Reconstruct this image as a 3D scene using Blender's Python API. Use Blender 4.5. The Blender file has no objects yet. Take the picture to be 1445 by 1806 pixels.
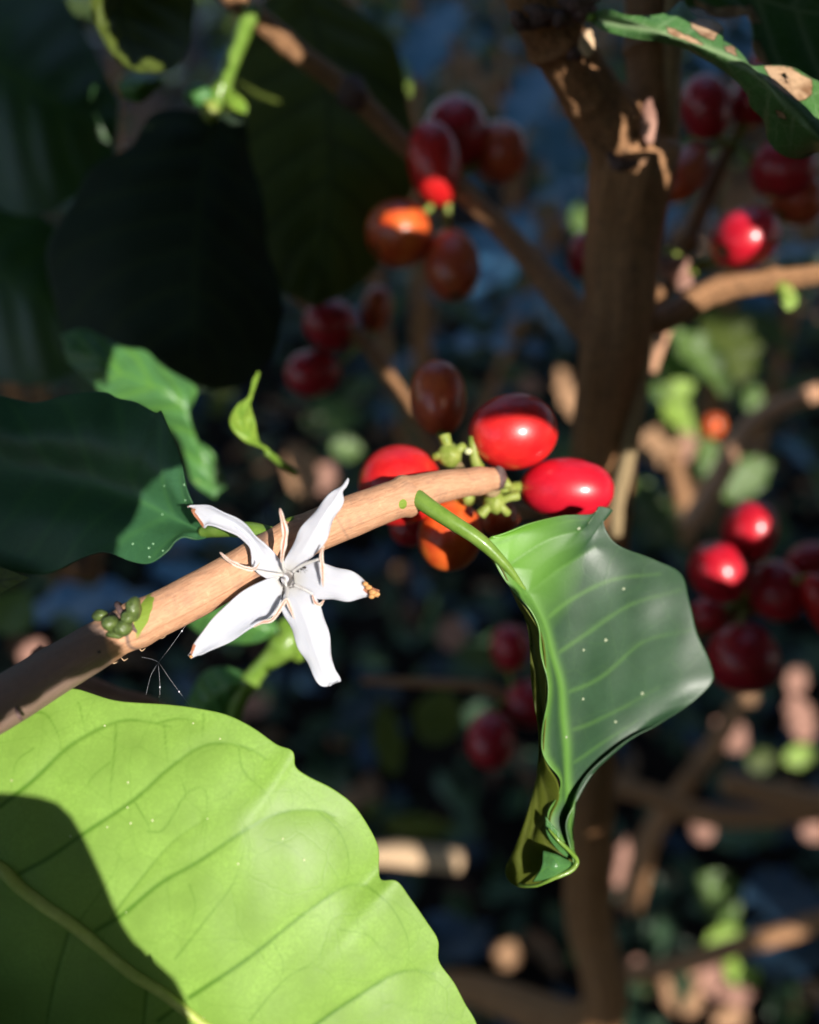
import bpy, math, random
import numpy as np
from mathutils import Vector, Matrix

random.seed(7); RNG = np.random.default_rng(7)
S = bpy.context.scene
COL = S.collection

# ------------------------------------------------------------------ camera
PW, PH = 1445.0, 1806.0            # photograph size, used only to turn bearings into points
FPX = 1400.0                       # focal length in those units
PITCH = math.radians(34)
CAM = np.array([0.0, 0.0, 1.0])
RT = np.array([1.0, 0, 0])
FW = np.array([0, math.cos(PITCH), -math.sin(PITCH)])
UP = np.array([0, math.sin(PITCH), math.cos(PITCH)])
cd = bpy.data.cameras.new('camera'); cam = bpy.data.objects.new('camera', cd); COL.objects.link(cam)
cam.location = CAM; cam.rotation_euler = (math.pi/2-PITCH, 0, 0)
cd.sensor_fit = 'HORIZONTAL'; cd.sensor_width = 36; cd.lens = 36*FPX/PW
cd.clip_start = 0.005; cd.clip_end = 400
cd.dof.use_dof = True; cd.dof.focus_distance = 0.136
cd.dof.aperture_fstop = (cd.lens/1000)/0.0044
S.camera = cam

# ------------------------------------------------------------------ sky, sun, exposure
SUN = np.array([0.36, -0.02, 0.93]); SUN /= np.linalg.norm(SUN)
SUN = SUN[0]*RT + SUN[1]*UP - SUN[2]*FW
SUN /= np.linalg.norm(SUN)
w = bpy.data.worlds.new('World'); S.world = w; w.use_nodes = True
nt = w.node_tree; bg = nt.nodes['Background']
sky = nt.nodes.new('ShaderNodeTexSky'); sky.sky_type = 'NISHITA'; sky.sun_disc = False
sky.sun_elevation = math.asin(SUN[2]); sky.sun_rotation = math.atan2(SUN[0], SUN[1])
nt.links.new(sky.outputs[0], bg.inputs[0]); bg.inputs[1].default_value = 0.15
ld = bpy.data.lights.new('sun', 'SUN'); ld.energy = 4.3; ld.angle = math.radians(0.5); ld.color = (1, 0.945, 0.87)
sun = bpy.data.objects.new('sun', ld); COL.objects.link(sun)
sun.rotation_euler = Vector(SUN).to_track_quat('Z', 'Y').to_euler()
S.view_settings.view_transform = 'Standard'; S.view_settings.look = 'None'
S.view_settings.exposure = 0.55; S.view_settings.gamma = 1; S.view_settings.use_curve_mapping = False
S.render.engine = 'CYCLES'
S.cycles.max_bounces = 6; S.cycles.transparent_max_bounces = 8
S.cycles.caustics_reflective = False; S.cycles.caustics_refractive = False

# ------------------------------------------------------------------ helpers
def P(px, py, d):
    return CAM + RT*((px-PW/2)/FPX*d) + UP*((PH/2-py)/FPX*d) + FW*d
def PP(pts): return np.array([P(*p) for p in pts])
def lin(r, g, b):
    return tuple(((c/255)/12.92 if c/255 <= .04045 else ((c/255+.055)/1.055)**2.4) for c in (r, g, b))
def tag(o, label=None, cat=None, group=None, kind=None):
    if label: o['label'] = label
    if cat: o['category'] = cat
    if group: o['group'] = group
    if kind: o['kind'] = kind
    return o
def empty(name, loc, label, cat, group=None):
    o = bpy.data.objects.new(name, None); COL.objects.link(o); o.location = Vector(loc)
    o.empty_display_size = .01
    return tag(o, label, cat, group)
PARENT_LOC = {}
def link(name, me, parent=None, mats=()):
    o = bpy.data.objects.new(name, me); COL.objects.link(o)
    for m in mats:
        if me.name_full not in PARENT_LOC or True:
            if m.name not in [x.name for x in me.materials if x]: me.materials.append(m)
    if parent is not None: attach(o, parent)
    return o
def world_loc(o):
    l = Vector(o.location)
    p = o.parent
    while p is not None: l = l + Vector(p.location); p = p.parent
    return l
def attach(o, parent):
    """parents without moving: only translations are used on parents"""
    l = Vector(o.location) - world_loc(parent)
    o.parent = parent; o.location = l
def mesh(name, verts, faces, mat=None, parent=None, smooth=True, attrs=None, uv=None):
    verts = np.asarray(verts, dtype=float)
    me = bpy.data.meshes.new(name)
    org = verts.mean(axis=0) if len(verts) else np.zeros(3)
    me.from_pydata((verts-org).tolist(), [], [tuple(f) for f in faces])
    if smooth: me.polygons.foreach_set('use_smooth', [True]*len(me.polygons))
    for k, a in (attrs or {}).items():
        at = me.attributes.new(k, 'FLOAT', 'POINT'); at.data.foreach_set('value', np.asarray(a, dtype=np.float32))
    if uv is not None:
        l = me.uv_layers.new(name='uv'); vi = np.zeros(len(me.loops), dtype=np.int32)
        me.loops.foreach_get('vertex_index', vi)
        l.data.foreach_set('uv', np.asarray(uv, dtype=np.float32)[vi].ravel())
    if mat: me.materials.append(mat)
    me.update()
    o = bpy.data.objects.new(name, me); COL.objects.link(o); o.location = Vector(org)
    if parent is not None: attach(o, parent)
    return o
def resample(pts, n):
    """smooth curve through pts, n+1 samples even along its length"""
    p = np.asarray(pts, dtype=float)
    if len(p) == 2: p = np.array([p[0], (p[0]+p[1])/2, p[1]])
    q = np.vstack([2*p[0]-p[1], p, 2*p[-1]-p[-2]])
    out = []
    for i in range(1, len(q)-2):
        t = np.linspace(0, 1, 16, endpoint=False)[:, None]
        a, b, c, d = q[i-1], q[i], q[i+1], q[i+2]
        out.append(.5*((2*b)+(-a+c)*t+(2*a-5*b+4*c-d)*t*t+(-a+3*b-3*c+d)*t**3))
    out.append(p[-1:]); o = np.vstack(out)
    s = np.r_[0, np.cumsum(np.linalg.norm(np.diff(o, axis=0), axis=1))]
    u = np.linspace(0, s[-1], n+1)
    return np.stack([np.interp(u, s, o[:, k]) for k in range(o.shape[1])], 1)
def vnoise(p, scale, seed=0, octv=2):
    """cheap smooth noise from sums of sines"""
    r = np.random.default_rng(seed); v = np.zeros(len(p)); amp = 1
    for o in range(octv):
        for k in range(4):
            d = r.normal(size=p.shape[1]); d /= np.linalg.norm(d)
            v += amp*np.sin((p@d)*scale*(1+.35*k)*2**o + r.uniform(0, 6.28))
        amp *= .5
    return v/4
def tube(name, pts, rad, mat, parent=None, sides=14, n=40, rough=0.0, nodes=(), seed=0, cap=True, flat=1.0, attrs_fn=None, ridge=0):
    """swept tube; pts are world points, rad a list of radii; nodes = (position 0..1, swelling)"""
    c = resample(pts, n); m = len(rad)
    r = np.interp(np.linspace(0, 1, n+1), np.linspace(0, 1, m), rad)
    us = np.linspace(0, 1, n+1)
    for (u0, sw, wd) in nodes: r = r*(1+sw*np.exp(-((us-u0)/wd)**2))
    T = np.gradient(c, axis=0); T /= np.linalg.norm(T, axis=1)[:, None]+1e-12
    ref = np.array([.13, .2, .97]); ref = ref if abs(T[0]@ref) < .95 else np.array([1., 0, 0])
    N = np.zeros_like(c); a = np.cross(T[0], ref); a /= np.linalg.norm(a); N[0] = a
    for i in range(1, n+1):
        a = N[i-1]-T[i]*(N[i-1]@T[i]); N[i] = a/np.linalg.norm(a)
    B = np.cross(T, N)
    th = np.arange(sides)/sides*2*math.pi
    ca, sa = np.cos(th), np.sin(th)*flat
    V = c[:, None, :] + r[:, None, None]*(ca[None, :, None]*N[:, None, :]+sa[None, :, None]*B[:, None, :])
    if ridge:
        q = np.stack([np.cos(th)[None, :]*3+us[:, None]*1.5, np.sin(th)[None, :]*3+us[:, None]*.7], -1).reshape(-1, 2)
        k_ = (1+ridge*vnoise(q, 2.2, seed+40, 3)).reshape(n+1, sides, 1); V = c[:, None, :]+(V-c[:, None, :])*k_
    V = V.reshape(-1, 3)
    if rough > 0:
        rr = np.repeat(r, sides); cc = np.repeat(c, sides, axis=0); dd = V-cc
        V = cc+dd*(1+rough*vnoise(V, .9/np.mean(rad), seed, 3))[:, None]
    F = []
    for i in range(n):
        for j in range(sides):
            k = (j+1) % sides; F.append((i*sides+j, i*sides+k, (i+1)*sides+k, (i+1)*sides+j))
    V = list(V)
    uv = [(i/n*6, j/sides) for i in range(n+1) for j in range(sides)]
    if cap:
        for i, cc in ((0, c[0]-T[0]*r[0]*.3), (n, c[-1]+T[-1]*r[-1]*.3)):
            V.append(cc); q = len(V)-1; uv.append((i/n*6, 0))
            for j in range(sides):
                k = (j+1) % sides
                F.append((q, i*sides+k, i*sides+j) if i == 0 else (q, i*sides+j, i*sides+k))
    V = np.array(V)
    at = {'along': [u[0]/6 for u in uv]}
    if attrs_fn is not None: at.update(attrs_fn(V))
    return mesh(name, V, F, mat, parent, attrs=at, uv=uv)
def grid_faces(nu, nv):
    return [(i*(nv+1)+j, i*(nv+1)+j+1, (i+1)*(nv+1)+j+1, (i+1)*(nv+1)+j) for i in range(nu) for j in range(nv)]
def loft_px(guides, nu, nv):
    """guides: curves of (px,py,d), all base->tip. returns nu+1 x nv+1 x 3 array in (px,py,d)"""
    G = []
    for g in guides:
        g = np.array(g, float); k = g.copy(); k[:, 2] *= 10000
        r = resample(k, nu); r[:, 2] /= 10000; G.append(r)
    G = np.stack(G, 1)                      # nu+1, ng, 3
    ng = G.shape[1]
    t = np.linspace(0, ng-1, nv+1); out = np.zeros((nu+1, nv+1, 3))
    E = np.concatenate([2*G[:, :1]-G[:, 1:2], G, 2*G[:, -1:]-G[:, -2:-1]], 1)
    for j, x in enumerate(t):
        i = min(int(x), ng-2); f = x-i
        a, b, c, d = E[:, i], E[:, i+1], E[:, i+2], E[:, i+3]
        out[:, j] = .5*((2*b)+(-a+c)*f+(2*a-5*b+4*c-d)*f*f+(-a+3*b-3*c+d)*f**3)
    return out
def to_world(G):
    x = (G[..., 0]-PW/2)/FPX*G[..., 2]; y = (PH/2-G[..., 1])/FPX*G[..., 2]
    return CAM + x[..., None]*RT + y[..., None]*UP + G[..., 2][..., None]*FW
def normals(W):
    du = np.gradient(W, axis=0); dv = np.gradient(W, axis=1); n = np.cross(du, dv)
    n /= np.linalg.norm(n, axis=-1)[..., None]+1e-15
    view = CAM - W
    s = np.sign((n*view).sum(-1)); s[s == 0] = 1
    return n, s
def poly_dist(pts, line):
    """distance of 2D pts (n,2) to a polyline"""
    L = np.array(line, float)[:, :2]; best = np.full(len(pts), 1e9)
    for a, b in zip(L[:-1], L[1:]):
        ab = b-a; t = np.clip(((pts-a)@ab)/(ab@ab+1e-9), 0, 1)
        best = np.minimum(best, np.linalg.norm(pts-(a+t[:, None]*ab), axis=1))
    return best
def in_poly(pts, poly):
    x, y = pts[:, 0], pts[:, 1]; ins = np.zeros(len(pts), bool); p = np.array(poly, float)
    j = len(p)-1
    for i in range(len(p)):
        c = ((p[i, 1] > y) != (p[j, 1] > y)) & (x < (p[j, 0]-p[i, 0])*(y-p[i, 1])/(p[j, 1]-p[i, 1]+1e-12)+p[i, 0])
        ins ^= c; j = i
    return ins

# ------------------------------------------------------------------ materials
def newmat(name):
    m = bpy.data.materials.new(name); m.use_nodes = True
    t = m.node_tree; t.nodes.clear()
    return m, t, t.nodes, t.links
def N(t, kind, **kw):
    n = t.nodes.new(kind)
    for k, v in kw.items():
        if k in n.inputs: n.inputs[k].default_value = v
        else: setattr(n, k, v)
    return n
def rgba(c): return (c[0], c[1], c[2], 1)
def mix(t, a, b, f, blend='MIX'):
    n = t.nodes.new('ShaderNodeMix'); n.data_type = 'RGBA'; n.blend_type = blend
    for s, v in (('A', a), ('B', b)):
        sock = [i for i in n.inputs if i.name == s and i.type == 'RGBA'][0]
        if hasattr(v, 'links') or hasattr(v, 'is_linked'): t.links.new(v, sock)
        else: sock.default_value = rgba(v)
    f_s = [i for i in n.inputs if i.name == 'Factor' and i.type == 'VALUE'][0]
    if hasattr(f, 'is_linked'): t.links.new(f, f_s)
    else: f_s.default_value = f
    return [o for o in n.outputs if o.type == 'RGBA'][0]
def mathn(t, op, a, b=None, clamp=False):
    n = t.nodes.new('ShaderNodeMath'); n.operation = op; n.use_clamp = clamp
    for i, v in enumerate((a, b)):
        if v is None: continue
        if hasattr(v, 'is_linked'): t.links.new(v, n.inputs[i])
        else: n.inputs[i].default_value = v
    return n.outputs[0]
def ramp(t, f, stops):
    n = t.nodes.new('ShaderNodeValToRGB'); cr = n.color_ramp
    while len(cr.elements) < len(stops): cr.elements.new(.5)
    for e, (p, c) in zip(cr.elements, stops):
        e.position = p; e.color = rgba(c) if not isinstance(c, (int, float)) else (c, c, c, 1)
    t.links.new(f, n.inputs[0]); return n.outputs[0]
def attr(t, name):
    n = t.nodes.new('ShaderNodeAttribute'); n.attribute_name = name; return n.outputs['Fac']
def noise(t, scale, detail=4, rough=.55, vec=None):
    n = N(t, 'ShaderNodeTexNoise', Scale=scale, Detail=detail, Roughness=rough)
    if vec is None:
        tc = t.nodes.new('ShaderNodeTexCoord'); vec = tc.outputs['Object']
    t.links.new(vec, n.inputs['Vector']); return n.outputs['Fac']

def leaf_material(name, top, vein, under, rough=.32, trans=.3, transcol=None, spec=.5, fine=1.0, specks=True, bump=.25, coat=0.0, brown=False, net_a=.42, pale=False):
    m, t, ns, ln = newmat(name)
    v = attr(t, 'vein')
    n1 = noise(t, 120, 5); n2 = noise(t, 1800, 3, .6)
    c = mix(t, tuple(x*.82 for x in top), tuple(min(1, x*1.18) for x in top), ramp(t, n1, [(.3, 0), (.7, 1)]))
    c = mix(t, c, tuple(x*.8 for x in top), mathn(t, 'MULTIPLY', ramp(t, n2, [(.42, 1), (.62, 0)]), .45))
    # net of smallest veins
    tc = t.nodes.new('ShaderNodeTexCoord')
    nz = N(t, 'ShaderNodeTexNoise', Scale=300, Detail=2); ln.new(tc.outputs['Object'], nz.inputs['Vector'])
    vm = N(t, 'ShaderNodeVectorMath', operation='MULTIPLY_ADD'); ln.new(nz.outputs['Color'], vm.inputs[0])
    vm.inputs[1].default_value = (.0016,)*3; ln.new(tc.outputs['Object'], vm.inputs[2])
    vo = N(t, 'ShaderNodeTexVoronoi', feature='DISTANCE_TO_EDGE', Scale=230*fine); ln.new(vm.outputs[0], vo.inputs['Vector'])
    net = ramp(t, vo.outputs['Distance'], [(0, 1), (.03, 0)])
    vo2 = N(t, 'ShaderNodeTexVoronoi', feature='DISTANCE_TO_EDGE', Scale=1100*fine); ln.new(vm.outputs[0], vo2.inputs['Vector'])
    net2 = ramp(t, vo2.outputs['Distance'], [(0, 1), (.12, 0)])
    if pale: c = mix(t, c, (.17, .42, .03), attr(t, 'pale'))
    c = mix(t, c, vein, mathn(t, 'MULTIPLY', net, net_a))
    c = mix(t, c, vein, mathn(t, 'MULTIPLY', net2, net_a*.4))
    c = mix(t, c, vein, v)
    if specks:
        vs = N(t, 'ShaderNodeTexVoronoi', Scale=190, Randomness=1); ln.new(tc.outputs['Object'], vs.inputs['Vector'])
        sp = ramp(t, vs.outputs['Distance'], [(.045, 1), (.075, 0)])
        sep = t.nodes.new('ShaderNodeSeparateColor'); ln.new(vs.outputs['Color'], sep.inputs[0])
        spk = mathn(t, 'MULTIPLY', sp, mathn(t, 'GREATER_THAN', sep.outputs[0], .72))
        c = mix(t, c, lin(205, 205, 150), mathn(t, 'MULTIPLY', spk, .7))
    if brown:
        b = attr(t, 'brown'); nb = noise(t, 420, 4)
        bm = ramp(t, mathn(t, 'ADD', b, mathn(t, 'MULTIPLY', mathn(t, 'SUBTRACT', nb, .5), .45)), [(.48, 0), (.53, 1)])
        bc = mix(t, lin(150, 112, 80), lin(222, 184, 146), ramp(t, noise(t, 260, 5), [(.35, 0), (.6, 1)]))
        rim = ramp(t, mathn(t, 'ADD', b, mathn(t, 'MULTIPLY', mathn(t, 'SUBTRACT', nb, .5), .45)), [(.40, 0), (.49, 1), (.56, 0)])
        c = mix(t, c, bc, bm); c = mix(t, c, lin(84, 58, 38), mathn(t, 'MULTIPLY', rim, .7))
    g = t.nodes.new('ShaderNodeNewGeometry')
    un = mix(t, under, tuple(x*1.25 for x in under), v)
    cc = mix(t, c, un, g.outputs['Backfacing'])
    p = N(t, 'ShaderNodeBsdfPrincipled', Roughness=rough)
    ln.new(cc, p.inputs['Base Color']); p.inputs['Specular IOR Level'].default_value = spec
    p.inputs['Coat Weight'].default_value = coat; p.inputs['Coat Roughness'].default_value = rough*.7
    ln.new(mathn(t, 'ADD', mathn(t, 'MULTIPLY', n1, .16), rough-.06), p.inputs['Roughness'])
    h = mathn(t, 'ADD', mathn(t, 'MULTIPLY', net, -.6), mathn(t, 'MULTIPLY', net2, -.35))
    h = mathn(t, 'ADD', h, mathn(t, 'MULTIPLY', n1, .6))
    bu = N(t, 'ShaderNodeBump', Strength=bump, Distance=.0003); ln.new(h, bu.inputs['Height']); ln.new(bu.outputs[0], p.inputs['Normal'])
    tr = N(t, 'ShaderNodeBsdfTranslucent')
    tcc = transcol or (top[0]*1.1, top[1]*1.2, top[2]*.4)
    ln.new(mix(t, tcc, tuple(x*.5 for x in tcc), v), tr.inputs['Color'])
    mx = N(t, 'ShaderNodeMixShader', Fac=trans); ln.new(p.outputs[0], mx.inputs[1]); ln.new(tr.outputs[0], mx.inputs[2])
    o = N(t, 'ShaderNodeOutputMaterial'); ln.new(mx.outputs[0], o.inputs['Surface'])
    return m

def simple(name, c1, c2, scale=200, rough=.6, spec=.4, bump=.3, bdist=.0004, sss=0, coat=0, detail=5, stretch=None, c3=None, trans=0, coatr=.1):
    m, t, ns, ln = newmat(name)
    vec = None
    if stretch:
        tc = t.nodes.new('ShaderNodeTexCoord'); mp = N(t, 'ShaderNodeMapping'); mp.inputs['Scale'].default_value = stretch
        ln.new(tc.outputs['UV'], mp.inputs['Vector']); vec = mp.outputs[0]
    f = noise(t, scale, detail, .6, vec)
    c = ramp(t, f, [(.32, c1), (.68, c2)])
    if c3:
        f3 = noise(t, scale*.23 if not stretch else scale*.4, 4, .6, vec if stretch is None else None)
        if stretch: f3 = noise(t, 90, 4)
        c = mix(t, c, c3, ramp(t, f3, [(.5, 0), (.66, .8)]))
    p = N(t, 'ShaderNodeBsdfPrincipled', Roughness=rough); ln.new(c, p.inputs['Base Color'])
    p.inputs['Specular IOR Level'].default_value = spec
    if coat: p.inputs['Coat Weight'].default_value = coat; p.inputs['Coat Roughness'].default_value = coatr
    if sss:
        p.inputs['Subsurface Weight'].default_value = sss; p.inputs['Subsurface Radius'].default_value = (1, .35, .25)
        p.inputs['Subsurface Scale'].default_value = .0015
    bu = N(t, 'ShaderNodeBump', Strength=bump, Distance=bdist); ln.new(f, bu.inputs['Height']); ln.new(bu.outputs[0], p.inputs['Normal'])
    o = N(t, 'ShaderNodeOutputMaterial')
    if trans:
        tr = N(t, 'ShaderNodeBsdfTranslucent'); ln.new(c, tr.inputs['Color'])
        mx = N(t, 'ShaderNodeMixShader', Fac=trans); ln.new(p.outputs[0], mx.inputs[1]); ln.new(tr.outputs[0], mx.inputs[2])
        ln.new(mx.outputs[0], o.inputs['Surface'])
    else: ln.new(p.outputs[0], o.inputs['Surface'])
    return m

def branch_material(name, base_a, base_b, dark, bs=.9, con=.16):
    """smooth peeling twig bark: long fibres, pale flakes, grey film; greenness from attribute 'green', greyness from 'grey'"""
    m, t, ns, ln = newmat(name)
    tc = t.nodes.new('ShaderNodeTexCoord'); mp = N(t, 'ShaderNodeMapping'); mp.inputs['Scale'].default_value = (7, 42, 1)
    ln.new(tc.outputs['UV'], mp.inputs['Vector'])
    f = N(t, 'ShaderNodeTexNoise', Scale=1, Detail=7, Roughness=.7); ln.new(mp.outputs[0], f.inputs['Vector'])
    fl = noise(t, 420, 6, .65); big = noise(t, 90, 3)
    c = ramp(t, f.outputs['Fac'], [(.3, base_a), (.62, base_b)])
    c = mix(t, c, dark, mathn(t, 'MULTIPLY', ramp(t, fl, [(.36, 1), (.47, 0)]), con))
    c = mix(t, c, tuple(min(1, x*1.5) for x in base_b), mathn(t, 'MULTIPLY', ramp(t, fl, [(.60, 0), (.70, 1)]), .55))
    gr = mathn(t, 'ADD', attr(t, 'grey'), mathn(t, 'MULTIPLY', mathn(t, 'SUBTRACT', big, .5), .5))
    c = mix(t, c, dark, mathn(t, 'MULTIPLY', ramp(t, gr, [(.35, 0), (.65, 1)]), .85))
    c = mix(t, c, lin(128, 152, 52), ramp(t, attr(t, 'green'), [(.42, 0), (.55, 1)]))
    p = N(t, 'ShaderNodeBsdfPrincipled', Roughness=.55); ln.new(c, p.inputs['Base Color']); p.inputs['Specular IOR Level'].default_value = .35
    h = mathn(t, 'ADD', mathn(t, 'MULTIPLY', f.outputs['Fac'], 1.0), mathn(t, 'MULTIPLY', fl, .7))
    bu = N(t, 'ShaderNodeBump', Strength=bs, Distance=.0005); ln.new(h, bu.inputs['Height']); ln.new(bu.outputs[0], p.inputs['Normal'])
    o = N(t, 'ShaderNodeOutputMaterial'); ln.new(p.outputs[0], o.inputs['Surface'])
    return m

M = {}
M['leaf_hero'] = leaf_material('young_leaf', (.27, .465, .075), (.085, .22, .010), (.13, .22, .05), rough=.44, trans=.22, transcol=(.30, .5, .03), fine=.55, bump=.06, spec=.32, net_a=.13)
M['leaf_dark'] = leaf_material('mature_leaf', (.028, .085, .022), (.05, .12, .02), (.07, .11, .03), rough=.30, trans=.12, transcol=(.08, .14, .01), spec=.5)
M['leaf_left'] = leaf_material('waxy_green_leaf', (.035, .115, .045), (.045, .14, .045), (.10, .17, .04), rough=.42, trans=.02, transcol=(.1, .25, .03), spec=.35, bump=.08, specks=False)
M['midrib'] = simple('midrib', lin(168, 188, 84), lin(196, 212, 112), 300, .4, coat=.2)
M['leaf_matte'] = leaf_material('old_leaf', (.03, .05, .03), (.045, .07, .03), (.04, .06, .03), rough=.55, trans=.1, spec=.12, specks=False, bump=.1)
M['leaf_navy'] = leaf_material('dim_sky_tinted_leaf', (.03, .08, .15), (.03, .08, .13), (.02, .05, .09), rough=.4, trans=.08, spec=.5, specks=False)  # darker blue base, again standing in for reflected sky
M['leaf_cover'] = leaf_material('cover_leaf', (.035, .09, .045), (.05, .12, .04), (.05, .1, .05), rough=.38, trans=.1, spec=.5, specks=False)
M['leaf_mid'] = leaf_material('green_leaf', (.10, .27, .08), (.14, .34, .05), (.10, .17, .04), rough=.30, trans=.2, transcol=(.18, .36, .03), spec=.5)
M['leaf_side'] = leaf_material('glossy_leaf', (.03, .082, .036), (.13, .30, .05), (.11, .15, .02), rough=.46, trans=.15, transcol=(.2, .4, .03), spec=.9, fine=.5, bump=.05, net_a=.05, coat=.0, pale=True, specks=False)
M['leaf_fold'] = leaf_material('folded_leaf', (.13, .16, .02), (.20, .23, .05), (.2, .24, .02), rough=.5, trans=.45, transcol=(.45, .5, .02), spec=.3, specks=False, bump=.1)
M['leaf_eaten'] = leaf_material('eaten_leaf', (.09, .24, .06), (.36, .50, .25), (.07, .11, .02), rough=.3, trans=.2, transcol=(.15, .22, .01), spec=.5, brown=True)
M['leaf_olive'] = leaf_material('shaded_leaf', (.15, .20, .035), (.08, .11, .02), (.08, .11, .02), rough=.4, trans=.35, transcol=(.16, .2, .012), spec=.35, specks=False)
M['leaf_lime'] = leaf_material('new_leaf', (.33, .50, .07), (.2, .4, .05), (.3, .45, .08), rough=.35, trans=.3, spec=.4, specks=False)
M['leaf_blue'] = leaf_material('sky_tinted_leaf', (.09, .26, .50), (.08, .24, .42), (.06, .18, .32), rough=.36, trans=.08, spec=.7, specks=False, coat=.5)  # blue base colour stands in for sky reflected off the leaf
M['petiole'] = simple('petiole', lin(108, 145, 50), lin(136, 168, 76), 300, .35, coat=.3, trans=.15)
M['petal'] = None
M['bark'] = branch_material('twig_bark', lin(194, 140, 106), lin(218, 168, 132), lin(112, 96, 90), bs=.6, con=.22)
M['bark_dark'] = branch_material('dark_bark', lin(128, 88, 58), lin(188, 140, 98), lin(80, 62, 48), bs=1.2, con=.5)
M['bark_pale'] = branch_material('pale_bark', lin(140, 118, 84), lin(180, 156, 116), lin(96, 86, 66))
M['bud'] = simple('bud', lin(66, 82, 40), lin(104, 122, 62), 900, .38, spec=.5, coat=.25, bump=.6)
M['calyx'] = simple('calyx', lin(134, 156, 54), lin(176, 186, 100), 400, .45, bump=.3, trans=.2)
M['anther'] = None
M['brown'] = simple('withered', lin(176, 116, 62), lin(226, 176, 116), 2500, .7, bump=.8, bdist=.0002)
M['dark_ring'] = simple('node_scar', lin(84, 64, 62), lin(120, 96, 92), 900, .7, bump=.6)
M['dry'] = simple('dry_leaf', lin(128, 92, 66), lin(206, 164, 126), 60, .75, spec=.25, bump=.4, bdist=.001, trans=.1)
M['dry_pink'] = simple('dry_leaf_pink', lin(120, 84, 72), lin(190, 146, 128), 60, .75, spec=.25, bump=.4, bdist=.001)
M['stick'] = simple('dry_stick', lin(186, 150, 112), lin(226, 196, 160), 90, .7, bump=.4, stretch=(6, 30, 1))
M['soil'] = simple('soil', lin(24, 22, 22), lin(48, 40, 36), 9, .95, spec=.1, bump=1, bdist=.01)
M['ant'] = simple('ant', lin(28, 22, 22), lin(50, 36, 32), 3000, .35, bump=.1)
M['silk'] = simple('silk', lin(210, 214, 220), lin(240, 240, 245), 3000, .3, bump=0)
M['filament'] = simple('filament', lin(232, 228, 224), lin(246, 244, 242), 900, .6, spec=.2, bump=.05, trans=.4)
M['pale_spot'] = simple('pale_spot', lin(128, 142, 112), lin(158, 168, 136), 900, .5, bump=.05)
M['speck'] = simple('speck', lin(190, 200, 140), lin(225, 225, 180), 900, .5, bump=.05)
M['dew'] = simple('dew', lin(110, 160, 110), lin(140, 180, 140), 900, .1, spec=.8, coat=1, bump=.05)

def petal_material():
    m, t, ns, ln = newmat('petal')
    tc = t.nodes.new('ShaderNodeTexCoord'); mp = N(t, 'ShaderNodeMapping'); mp.inputs['Scale'].default_value = (3, 26, 1)
    ln.new(tc.outputs['UV'], mp.inputs['Vector'])
    f = N(t, 'ShaderNodeTexNoise', Scale=1, Detail=4, Roughness=.6); ln.new(mp.outputs[0], f.inputs['Vector'])
    cells = noise(t, 3500, 3)
    c = mix(t, (.70, .715, .80), (.76, .77, .83), ramp(t, f.outputs['Fac'], [(.35, 0), (.65, 1)]))
    c = mix(t, c, (.66, .60, .44), ramp(t, attr(t, 'warm'), [(0, 0), (1, .85)]))
    b = mathn(t, 'ADD', attr(t, 'brown'), mathn(t, 'MULTIPLY', mathn(t, 'SUBTRACT', noise(t, 900, 4), .5), .35))
    c = mix(t, c, lin(190, 120, 78), ramp(t, b, [(.48, 0), (.56, 1)]))
    p = N(t, 'ShaderNodeBsdfPrincipled', Roughness=.5); ln.new(c, p.inputs['Base Color'])
    p.inputs['Specular IOR Level'].default_value = .4; p.inputs['Sheen Weight'].default_value = .15
    h = mathn(t, 'ADD', f.outputs['Fac'], mathn(t, 'MULTIPLY', cells, .5))
    bu = N(t, 'ShaderNodeBump', Strength=.35, Distance=.00025); ln.new(h, bu.inputs['Height']); ln.new(bu.outputs[0], p.inputs['Normal'])
    tr = N(t, 'ShaderNodeBsdfTranslucent'); tr.inputs['Color'].default_value = (.8, .8, .86, 1)
    p.inputs['Subsurface Weight'].default_value = .5; p.inputs['Subsurface Radius'].default_value = (1, .9, .8); p.inputs['Subsurface Scale'].default_value = .0012
    mx = N(t, 'ShaderNodeMixShader', Fac=.25); ln.new(p.outputs[0], mx.inputs[1]); ln.new(tr.outputs[0], mx.inputs[2])
    o = N(t, 'ShaderNodeOutputMaterial'); ln.new(mx.outputs[0], o.inputs['Surface'])
    return m
M['petal'] = petal_material()
def anther_material():
    m, t, ns, ln = newmat('anther')
    c = mix(t, lin(240, 226, 214), lin(172, 88, 62), ramp(t, attr(t, 'slit'), [(.25, 0), (.7, 1)]))
    c = mix(t, c, lin(214, 150, 120), mathn(t, 'MULTIPLY', ramp(t, noise(t, 1500, 3), [(.45, 0), (.6, 1)]), .35))
    p = N(t, 'ShaderNodeBsdfPrincipled', Roughness=.6); ln.new(c, p.inputs['Base Color'])
    o = N(t, 'ShaderNodeOutputMaterial'); ln.new(p.outputs[0], o.inputs['Surface'])
    return m
M['anther'] = anther_material()
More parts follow.
